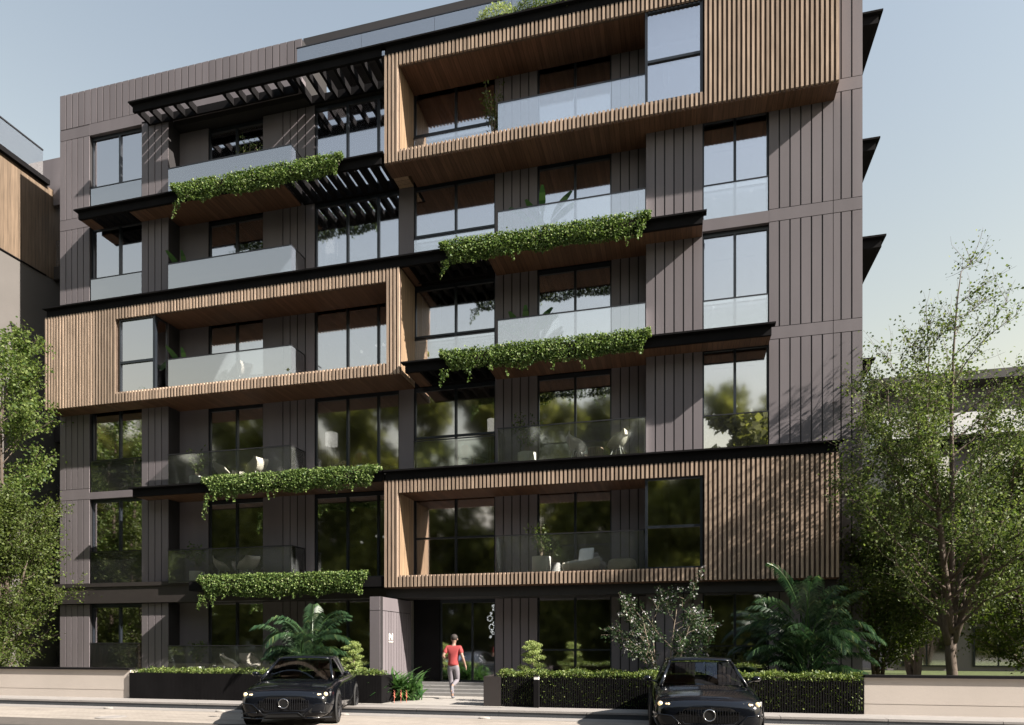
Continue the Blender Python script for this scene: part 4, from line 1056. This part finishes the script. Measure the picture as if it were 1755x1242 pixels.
m = MB(); m.lathe([(.27, 0), (.37, .08), (.39, .2), (.36, .32), (.30, .36), (.0, .36)], n=30, sy=.85); lb(m, 'body', M['wicker'], t, smooth=True)
m = MB()
for k in range(30):
    a = 2*math.pi*k/30; c, s = math.cos(a), math.sin(a)*.85; m.tube([(.30*c, .30*s, .01), (.385*c, .385*s, .09), (.40*c, .40*s, .2), (.37*c, .37*s, .32), (.28*c, .28*s, .37)], .008, n=4)
lb(m, 'ribs', M['wicker'], t)
# ---------------------------------------------------------------- car (front towards local -Y)
def mirror_loft(sections, mi=0):
    """sections: list of (y, [(x,z)...] from bottom centre to top centre, x>=0)"""
    m = MB(); n = len(sections[0][1]); full = 2*n-2
    for y, s in sections:
        ring = [(x, y, z) for x, z in s]+[(-x, y, z) for x, z in reversed(s[1:-1])]
        m.v += ring
    for i in range(len(sections)-1):
        for k in range(full):
            a = i*full+k; b = i*full+(k+1) % full; m.f.append((a, b, b+full, a+full)); m.m.append(mi)
    m.f.append(tuple(reversed(range(full)))); m.m.append(mi)
    m.f.append(tuple((len(sections)-1)*full+k for k in range(full))); m.m.append(mi)
    return m
def make_car(label, loc, rz):
    t = thing('parked_car', label, 'car', loc, rz, group='black coupes on the road')
    W = .925
    def sec(w, zb, zs, zt, tuck=.06, crown=.02):
        return [(0, zb), (w*.72, zb), (w-tuck*1.2, zb+.03), (w-.01, zb+.16), (w, (zb+zs)/2+.05), (w-.025, zs-.05), (w-.09, zs+.01), (w*.72, zt-.015), (w*.36, zt+crown*.6), (0, zt+crown)]
    S = [(-2.13, sec(.62, .26, .50, .58)), (-2.09, sec(.76, .20, .60, .655)), (-1.98, sec(.86, .17, .68, .725)), (-1.75, sec(.905, .17, .735, .79)),
         (-1.4, sec(.925, .18, .78, .845)), (-1.0, sec(.925, .18, .83, .90)), (-.72, sec(.92, .18, .875, .925)), (-.3, sec(.905, .18, .90, .915)), (.5, sec(.905, .18, .905, .93)),
         (1.2, sec(.93, .18, .92, .96)), (1.7, sec(.92, .2, .91, .97)), (2.0, sec(.86, .25, .87, .96)), (2.12, sec(.74, .32, .80, .93))]
    body = lb(mirror_loft(S), 'body', M['paint'], t, smooth=True, sub=1)
    # bonnet ribs
    # greenhouse: glass shell, roof skin and pillars
    lo = [(-.98, .74, .90), (-.62, .80, .915), (.3, .80, .925), (1.15, .76, .95), (1.78, .62, .98)]
    hi = [(-.28, .56, 1.30), (-.05, .60, 1.335), (.4, .60, 1.345), (.85, .57, 1.32), (1.2, .50, 1.25)]
    g = MB(); nn = len(lo)
    for s in (1, -1):
        for i in range(nn):
            g.v += [(lo[i][1]*s, lo[i][0], lo[i][2]), (hi[i][1]*s, hi[i][0], hi[i][2])]
    for s in range(2):
        for i in range(nn-1):
            a = s*2*nn+2*i; g.f.append((a, a+2, a+3, a+1) if s == 0 else (a, a+1, a+3, a+2)); g.m.append(0)
    g.build  # side glass done; windscreen and rear glass with a slight bow
    for idx, q in ((0, -1), (nn-1, 1)):
        k = 8; base = len(g.v)
        for j in range(k+1):
            u = -1+2*j/k; bow = .07*(1-u*u)
            g.v += [(lo[idx][1]*u, lo[idx][0]+q*bow, lo[idx][2]+.01*(1-u*u)), (hi[idx][1]*u, hi[idx][0]+q*bow*.6, hi[idx][2]+.012*(1-u*u))]
        for j in range(k): g.f.append((base+2*j, base+2*j+2, base+2*j+3, base+2*j+1)); g.m.append(0)
    lb(g, 'windows', M['carglass'], t, smooth=True)
    r = MB(); k = 8
    for i in range(nn):
        for j in range(k+1):
            u = -1+2*j/k; bow = (.042*(1-u*u) if i == 0 else -.042*(1-u*u) if i == nn-1 else 0)*(-1)
            r.v.append((hi[i][1]*u*1.0, hi[i][0]+bow, hi[i][2]+.022*(1-u*u)+.004))
    for i in range(nn-1):
        for j in range(k): a = i*(k+1)+j; r.f.append((a, a+1, a+k+2, a+k+1)); r.m.append(0)
    ro = lb(r, 'roof', M['paint'], t, smooth=True); q = ro.modifiers.new('s', 'SOLIDIFY'); q.thickness = .025; q.offset = 1
    for s in (1, -1):
        p = MB(); p.tube([(lo[0][1]*s, lo[0][0]-.02, .89), (hi[0][1]*s, hi[0][0], 1.305), (hi[2][1]*s, hi[2][0], 1.35), (hi[4][1]*s, hi[4][0], 1.255), (lo[4][1]*s, lo[4][0], .97)], [.032, .028, .024, .03, .045], n=8)
        lb(p, 'pillar', M['paint'], t, smooth=True)
        p = MB(); p.tube([(.80*s, .42, .92), (.60*s, .46, 1.33)], .022, n=6); p.tube([(.80*s, -.60, .92), (.795*s, .3, .935), (.76*s, 1.15, .955)], .012, n=6); lb(p, 'window_trim', M['trim'], t)
        # mirror
        mm = MB(); mm.ball((.98*s, -.56, 1.0), .085, 12, sz=.62); mm.tube([(.80*s, -.60, .93), (.92*s, -.56, .97)], .018, n=6)
        lb(mm, 'mirror', M['paint'], t, smooth=True)
        # headlamp: dark pod, bulbs, lens
        h = MB(); y = -1.985
        h.add([(.50*s, -2.055, .60), (.66*s, -2.03, .565), (.85*s, -1.90, .60), (.865*s, -1.83, .68), (.70*s, -1.965, .705), (.54*s, -2.05, .665)], [(0, 1, 2, 3, 4, 5) if s > 0 else (5, 4, 3, 2, 1, 0)])
        hl = lb(h, 'headlight', M['trim'], t)
        b = MB(); b.ball((.775*s, -1.985, .642), .042, 12); b.ball((.64*s, -2.035, .632), .03, 10); b.ball((.675*s, -2.025, .632), .026, 10); lb(b, 'bulb', M['lamp'], hl, smooth=True)
        # lower air intake pods and their blades
        p = MB(); p.add([(.50*s, -2.12, .27), (.80*s, -2.03, .25), (.86*s, -1.985, .40), (.80*s, -2.045, .46), (.62*s, -2.10, .44), (.46*s, -2.135, .33)], [(0, 1, 2, 3, 4, 5) if s > 0 else (5, 4, 3, 2, 1, 0)])
        lb(p, 'air_intake', M['trim'], t)
        p = MB(); p.tube([(.36*s, -2.155, .225), (.50*s, -2.14, .36), (.60*s, -2.125, .455), (.82*s, -2.06, .475), (.90*s, -1.96, .42)], .011, n=6); p.tube([(.52*s, -2.15, .30), (.84*s, -2.05, .28)], .008, n=5); lb(p, 'intake_blade', M['paint'], t, smooth=True)
        # seats
        p = MB(); p.box(.14*s, .60*s, -.02, .16, .55, 1.05); p.box(.24*s, .50*s, 0.0, .12, 1.06, 1.22); lb(p, 'seat', M['seatfab'], t, bevel=.04)
        # door seam and sill crease
        p = MB(); p.tube([(.925*s, -.62, .32), (.925*s, -.62, .86)], .004, n=4); lb(p, 'door_seam', M['trim'], t)
        p = MB(); p.tube([(.918*s, .45, .3), (.918*s, .42, .88)], .004, n=4); lb(p, 'door_seam', M['trim'], t)
        p = MB(); p.box(.93*s, .945*s, .20, .36, .74, .765); lb(p, 'door_handle', M['trim'], t)
    # grille
    gr = MB(); pts = [(-.50, .42), (-.38, .34), (.38, .34), (.50, .42), (.40, .56), (.30, .60), (-.30, .60), (-.40, .56)]
    gr.add([(x, -2.145+.10*abs(x)**1.5, z) for x, z in pts], [tuple(range(8))]); G = lb(gr, 'grille', M['trim'], t)
    b = MB()
    for i in range(-11, 12):
        x = i*.042
        if abs(x) < .1: continue
        h = .115 if abs(x) < .35 else .07; b.box(x-.005, x+.005, -2.17+.10*abs(x)**1.5, -2.15+.10*abs(x)**1.5, .465-h, .465+h)
    b.box(-.48, .48, -2.152, -2.146, .462, .468)
    lb(b, 'grille_bars', M['rim'], G)
    b = MB(); b.tube([(.092*math.cos(2*math.pi*k/28), -2.185, .475+.092*math.sin(2*math.pi*k/28)) for k in range(29)], .0085, n=8, cap=False); lb(b, 'emblem_ring', M['chrome'], G, smooth=True)
    b = MB(); b.tube([(.086*math.cos(2*math.pi*k/20), -2.175, .475+.086*math.sin(2*math.pi*k/20)) for k in range(21)], .0, n=3, cap=False); b = MB()
    b.add([(.085*math.cos(2*math.pi*k/20), -2.18, .475+.085*math.sin(2*math.pi*k/20)) for k in range(20)], [tuple(range(20))]); lb(b, 'emblem_disc', M['trim'], G)
    b = MB(); b.tube([(-.48, -2.10, .41), (-.38, -2.14, .325), (.38, -2.14, .325), (.48, -2.10, .41)], .009, n=6); lb(b, 'grille_surround', M['rim'], G)
    b = MB(); b.box(-.40, .40, -2.15, -2.05, .20, .275); lb(b, 'lower_grille', M['trim'], t)
    b = MB(); b.tube([(-.88, -1.88, .175), (-.55, -2.08, .175), (.55, -2.08, .175), (.88, -1.88, .175)], .014, n=6); b.tube([(-.36, -2.16, .225), (-.28, -2.165, .29), (.28, -2.165, .29), (.36, -2.16, .225)], .008, n=6); lb(b, 'splitter', M['paint'], t)
    # dashboard, steering wheel, wipers
    b = MB(); b.box(-.68, .68, -.80, -.45, .80, .93); lb(b, 'dashboard', M['trim'], t, bevel=.03)
    b = MB(); b.tube([(.34+.17*math.cos(2*math.pi*k/20), -.33-.05*math.sin(2*math.pi*k/20), .93+.16*math.sin(2*math.pi*k/20)) for k in range(21)], .013, n=6, cap=False); lb(b, 'steering_wheel', M['trim'], t)
    # wheels
    for s in (1, -1):
        for y in (-1.33, 1.30):
            a = MB(); x = .905*s; m_ = 26
            a.add([(x+.012*s, y+.375*math.cos(2*math.pi*k/m_), .345+.375*math.sin(2*math.pi*k/m_)) for k in range(m_)], [tuple(range(m_)) if s > 0 else tuple(reversed(range(m_)))])
            lb(a, 'wheel_arch', M['trim'], t)
            w = MB()
            prof = [(.335, -.13), (.342, -.08), (.342, .08), (.33, .12), (.255, .125)]
            def lz(prof, mb, n=30):
                vs = []; fs = []
                for r, h in prof:
                    for k in range(n): vs.append((x-.095*s+h*s, y+r*math.cos(2*math.pi*k/n), .342+r*math.sin(2*math.pi*k/n)))
                for i in range(len(prof)-1):
                    for k in range(n): fs.append((i*n+k, i*n+(k+1) % n, (i+1)*n+(k+1) % n, (i+1)*n+k))
                fs.append(tuple(range(n))); mb.add(vs, fs)
            lz(prof, w); wh = lb(w, 'wheel', M['tyre'], t, smooth=True)
            w = MB(); lz([(.255, .10), (.262, .135), (.245, .138), (.235, .10)], w)
            w.v; hub = (x-.095*s+.12*s, y, .342)
            for k in range(10):
                an = 2*math.pi*k/10; w.tube([hub, (x-.095*s+.128*s, y+.24*math.cos(an), .342+.24*math.sin(an))], [.03, .016], n=5)
            w.tube([(hub[0]-.01*s, y, .342), (hub[0]+.025*s, y, .342)], .05, n=12)
            lb(w, 'rim', M['rim'], wh)
    return t
def copy_tree(o, parent=None):
    c = o.copy(); COL.objects.link(c); c.parent = parent
    for ch in list(o.children): copy_tree(ch, c)
    return c
CAR1 = make_car('black coupe left of the path, its wheels and flank in view', (-8.25, -5.75, 0), R(19))
CAR2 = copy_tree(CAR1)
CAR2.location = (.34, -6.0, 0); CAR2.rotation_euler = (0, 0, R(3)); CAR2['label'] = 'black coupe on the right, wheels cut off by the bottom of the view'

# ---------------------------------------------------------------- person
def skin(name, verts, edges, mat, parent, sub=2, smooth=True):
    me = bpy.data.meshes.new(name); me.from_pydata([v[:3] for v in verts], edges, []); me.materials.append(mat)
    o = bpy.data.objects.new(name, me); link(o, parent)
    sk = o.modifiers.new('skin', 'SKIN'); sk.use_smooth_shade = smooth
    for i, v in enumerate(verts):
        r = v[3]; r = r if isinstance(r, tuple) else (r, r)
        me.skin_vertices[0].data[i].radius = r; me.skin_vertices[0].data[i].use_root = (i == 0)
    s = o.modifiers.new('sub', 'SUBSURF'); s.levels = sub; s.render_levels = sub
    return o
pp = thing('person', 'man in red t-shirt and pale trousers jogging up the path, seen from behind', 'person', (-6.08, -1.85, .152), R(4))
V = []; E_ = []
def jv(x, y, z, r, par=None):
    V.append((x, y, z, r)); i = len(V)-1
    if par is not None: E_.append((par, i))
    return i
pel = jv(0, 0, .95, (.13, .10)); sp = jv(0, .02, 1.12, (.115, .09), pel); ch = jv(0, .04, 1.32, (.145, .10), sp); nk = jv(0, .055, 1.47, .055, ch); nk2 = jv(0, .065, 1.53, .052, nk)
hd = jv(.005, .075, 1.59, (.072, .085), nk2); hd2 = jv(.01, .08, 1.68, (.076, .092), hd); hd3 = jv(.01, .075, 1.745, (.05, .06), hd2)
def arm(s, el, wr, hand, cur):
    sh = jv(.175*s, .035, 1.41, .058, ch); e = jv(*el, .042, sh); m1 = jv(*((Vector(el)*.6+Vector(wr)*.4)[:]), .040, e); w = jv(*wr, .026, m1); h = jv(*hand, (.038, .018), w)
    d = (Vector(hand)-Vector(wr)).normalized(); side = Vector((0, 1, 0)) if abs(d.z) > .6 else Vector((0, 0, 1)); side = (side-d*d.dot(side)).normalized(); inn = Vector((-s, 0, 0)); inn = (inn-d*d.dot(inn)).normalized()
    for k, ln in enumerate((.062, .074, .07, .055)):
        b = Vector(hand)+d*.03+side*(.03-.02*k); j1 = b+d*ln*.5+inn*cur*.3; j2 = j1+(d*(1-cur*6)+inn*cur*9).normalized()*ln*.5
        a = jv(*b, .0095, h); a = jv(*j1, .0085, a); jv(*j2, .007, a)
    b = Vector(wr)+d*.035+side*.03; j = b+(side+d*.8+inn*.4).normalized()*.045; a = jv(*b, .011, h); jv(*j, .009, a)
arm(-1, (-.27, -.09, 1.17), (-.23, .14, 1.09), (-.21, .20, 1.12), .06)
arm(1, (.27, -.05, 1.16), (.33, .02, .94), (.345, .045, .88), .03)
def leg(s, k, a, t, f):
    h = jv(.085*s, 0, .90, (.088, .095), pel); th = jv(*((Vector((.085*s, 0, .90))+Vector(k))*.5)[:], (.078, .082), h); kn = jv(*k, .056, th); cf = jv(*((Vector(k)*.62+Vector(a)*.38))[:], .056, kn); an = jv(*a, .036, cf); hl = jv(*f, .034, an); jv(*t, (.036, .022), hl)
LK, LA, LF, LT = (-.075, .06, .49), (-.02, -.02, .10), (-.02, -.02, .05), (-.02, .13, .03)
RK, RA, RF, RT = (.085, .10, .50), (.045, -.27, .37), (.045, -.30, .33), (.035, -.34, .20)
leg(-1, LK, LA, LT, LF); leg(1, RK, RA, RT, RF)
skin('body', V, E_, M['skin'], pp)
# face: nose and ears read from behind as small shapes
fm = MB(); fm.ball((-.072, .075, 1.635), .022, 8, sz=1.4); fm.ball((.092, .075, 1.635), .022, 8, sz=1.4); fm.ball((.01, .172, 1.63), .016, 8, sz=1.3); lb(fm, 'ears', M['skin'], pp, smooth=True)
hm = MB(); hm.ball((.01, .058, 1.688), .098, 16, sz=.98); lb(hm, 'hair', M['hair'], pp, smooth=True)
V = []; E_ = []
pel = jv(0, .0, .88, (.172, .135)); a = jv(0, .01, .96, (.168, .132), pel); sp = jv(0, .02, 1.14, (.145, .112), a); ch = jv(0, .04, 1.33, (.17, .118), sp); jv(0, .05, 1.455, (.085, .075), ch)
for s, el in ((-1, (-.27, -.09, 1.17)), (1, (.27, -.05, 1.16))):
    sh = jv(.18*s, .035, 1.40, .078, ch); e = Vector(el); m_ = Vector((.18*s, .035, 1.40)).lerp(e, .72); jv(*m_, .068, sh)
skin('t_shirt', V, E_, M['shirt'], pp)
V = []; E_ = []
wst = jv(0, .01, 1.0, (.118, .092)); pel = jv(0, 0, .92, (.14, .112), wst)
def tr(s, k, a):
    h = jv(.085*s, 0, .84, (.09, .102), pel); kk = Vector(k); aa = Vector(a); hh = Vector((.085*s, 0, .88)); th = jv(*((hh+kk)*.5), (.086, .092), h); kn = jv(*kk, .066, th); cf = jv(*(kk*.6+aa*.4), .064, kn); jv(*(kk*.04+aa*.96), .048, cf)
tr(-1, LK, LA); tr(1, RK, RA)
skin('trousers', V, E_, M['jeans'], pp)
for a, f, tt in ((LA, LF, LT), (RA, RF, RT)):
    V = []; E_ = []; i = jv(a[0], a[1], a[2]-.01, .043); i = jv(*f, (.043, .045), i); mid = (Vector(f)+Vector(tt))*.5; i = jv(*mid, (.046, .036), i); jv(*tt, (.042, .028), i)
    sh = skin('shoe', V, E_, M['shoe'], pp)

# ---------------------------------------------------------------- sun, sky, camera
w = bpy.data.worlds.new('World'); scene.world = w; w.use_nodes = True
nt = w.node_tree; bg = nt.nodes['Background']; sky = nt.nodes.new('ShaderNodeTexSky'); sky.sky_type = 'NISHITA'
sd = Vector((-1.82, .46, -1.35)).normalized()      # the way the light travels
el = math.asin(-sd.z); az = math.atan2(-sd.x, -sd.y)   # clockwise from +Y
sky.sun_disc = False; sky.sun_elevation = el; sky.sun_rotation = az; sky.altitude = 0; sky.air_density = 2.9; sky.dust_density = .4; sky.ozone_density = 1.8
vm = nt.nodes.new('ShaderNodeVectorMath'); vm.operation = 'MULTIPLY'; vm.inputs[1].default_value = (1.15, .97, .985)
nt.links.new(sky.outputs[0], vm.inputs[0])
tc = nt.nodes.new('ShaderNodeTexCoord'); sx = nt.nodes.new('ShaderNodeSeparateXYZ'); nt.links.new(tc.outputs['Generated'], sx.inputs[0])
hz = nt.nodes.new('ShaderNodeMapRange'); hz.interpolation_type = 'SMOOTHSTEP'; hz.inputs['From Min'].default_value = .02; hz.inputs['From Max'].default_value = .34; hz.inputs['To Min'].default_value = 1.; hz.inputs['To Max'].default_value = 0.
nt.links.new(sx.outputs['Z'], hz.inputs['Value'])      # pale low sky all the way round, blued to cool the ambient light
mxc = nt.nodes.new('ShaderNodeMix'); mxc.data_type = 'RGBA'; mxc.inputs[7].default_value = (3.15, 3.4, 3.85, 1)
nt.links.new(hz.outputs[0], mxc.inputs[0]); nt.links.new(vm.outputs[0], mxc.inputs[6]); nt.links.new(mxc.outputs[2], bg.inputs[0]); bg.inputs[1].default_value = .064
ld = bpy.data.lights.new('sun', 'SUN'); ld.energy = 5.0; ld.angle = R(.6); ld.color = (1, .92, .83)
so = bpy.data.objects.new('sun', ld); COL.objects.link(so); so.rotation_euler = sd.to_track_quat('-Z', 'Y').to_euler(); so.location = (20, -20, 40)
cd = bpy.data.cameras.new('camera'); cam = bpy.data.objects.new('camera', cd); COL.objects.link(cam); scene.camera = cam
cam.location = (0, -19.64, 1.6); cam.rotation_euler = (R(90), 0, R(13.93))
cd.sensor_width = 36; cd.lens = 36*1165/1755; cd.shift_y = 486/1755; cd.clip_end = 3000; cd.clip_start = .1
scene.view_settings.view_transform = 'Standard'; scene.view_settings.look = 'None'; scene.view_settings.exposure = 1.5; scene.view_settings.gamma = 1
scene.cycles.max_bounces = 8; scene.cycles.transparent_max_bounces = 12; scene.cycles.glossy_bounces = 4
scene.cycles.use_denoising = True
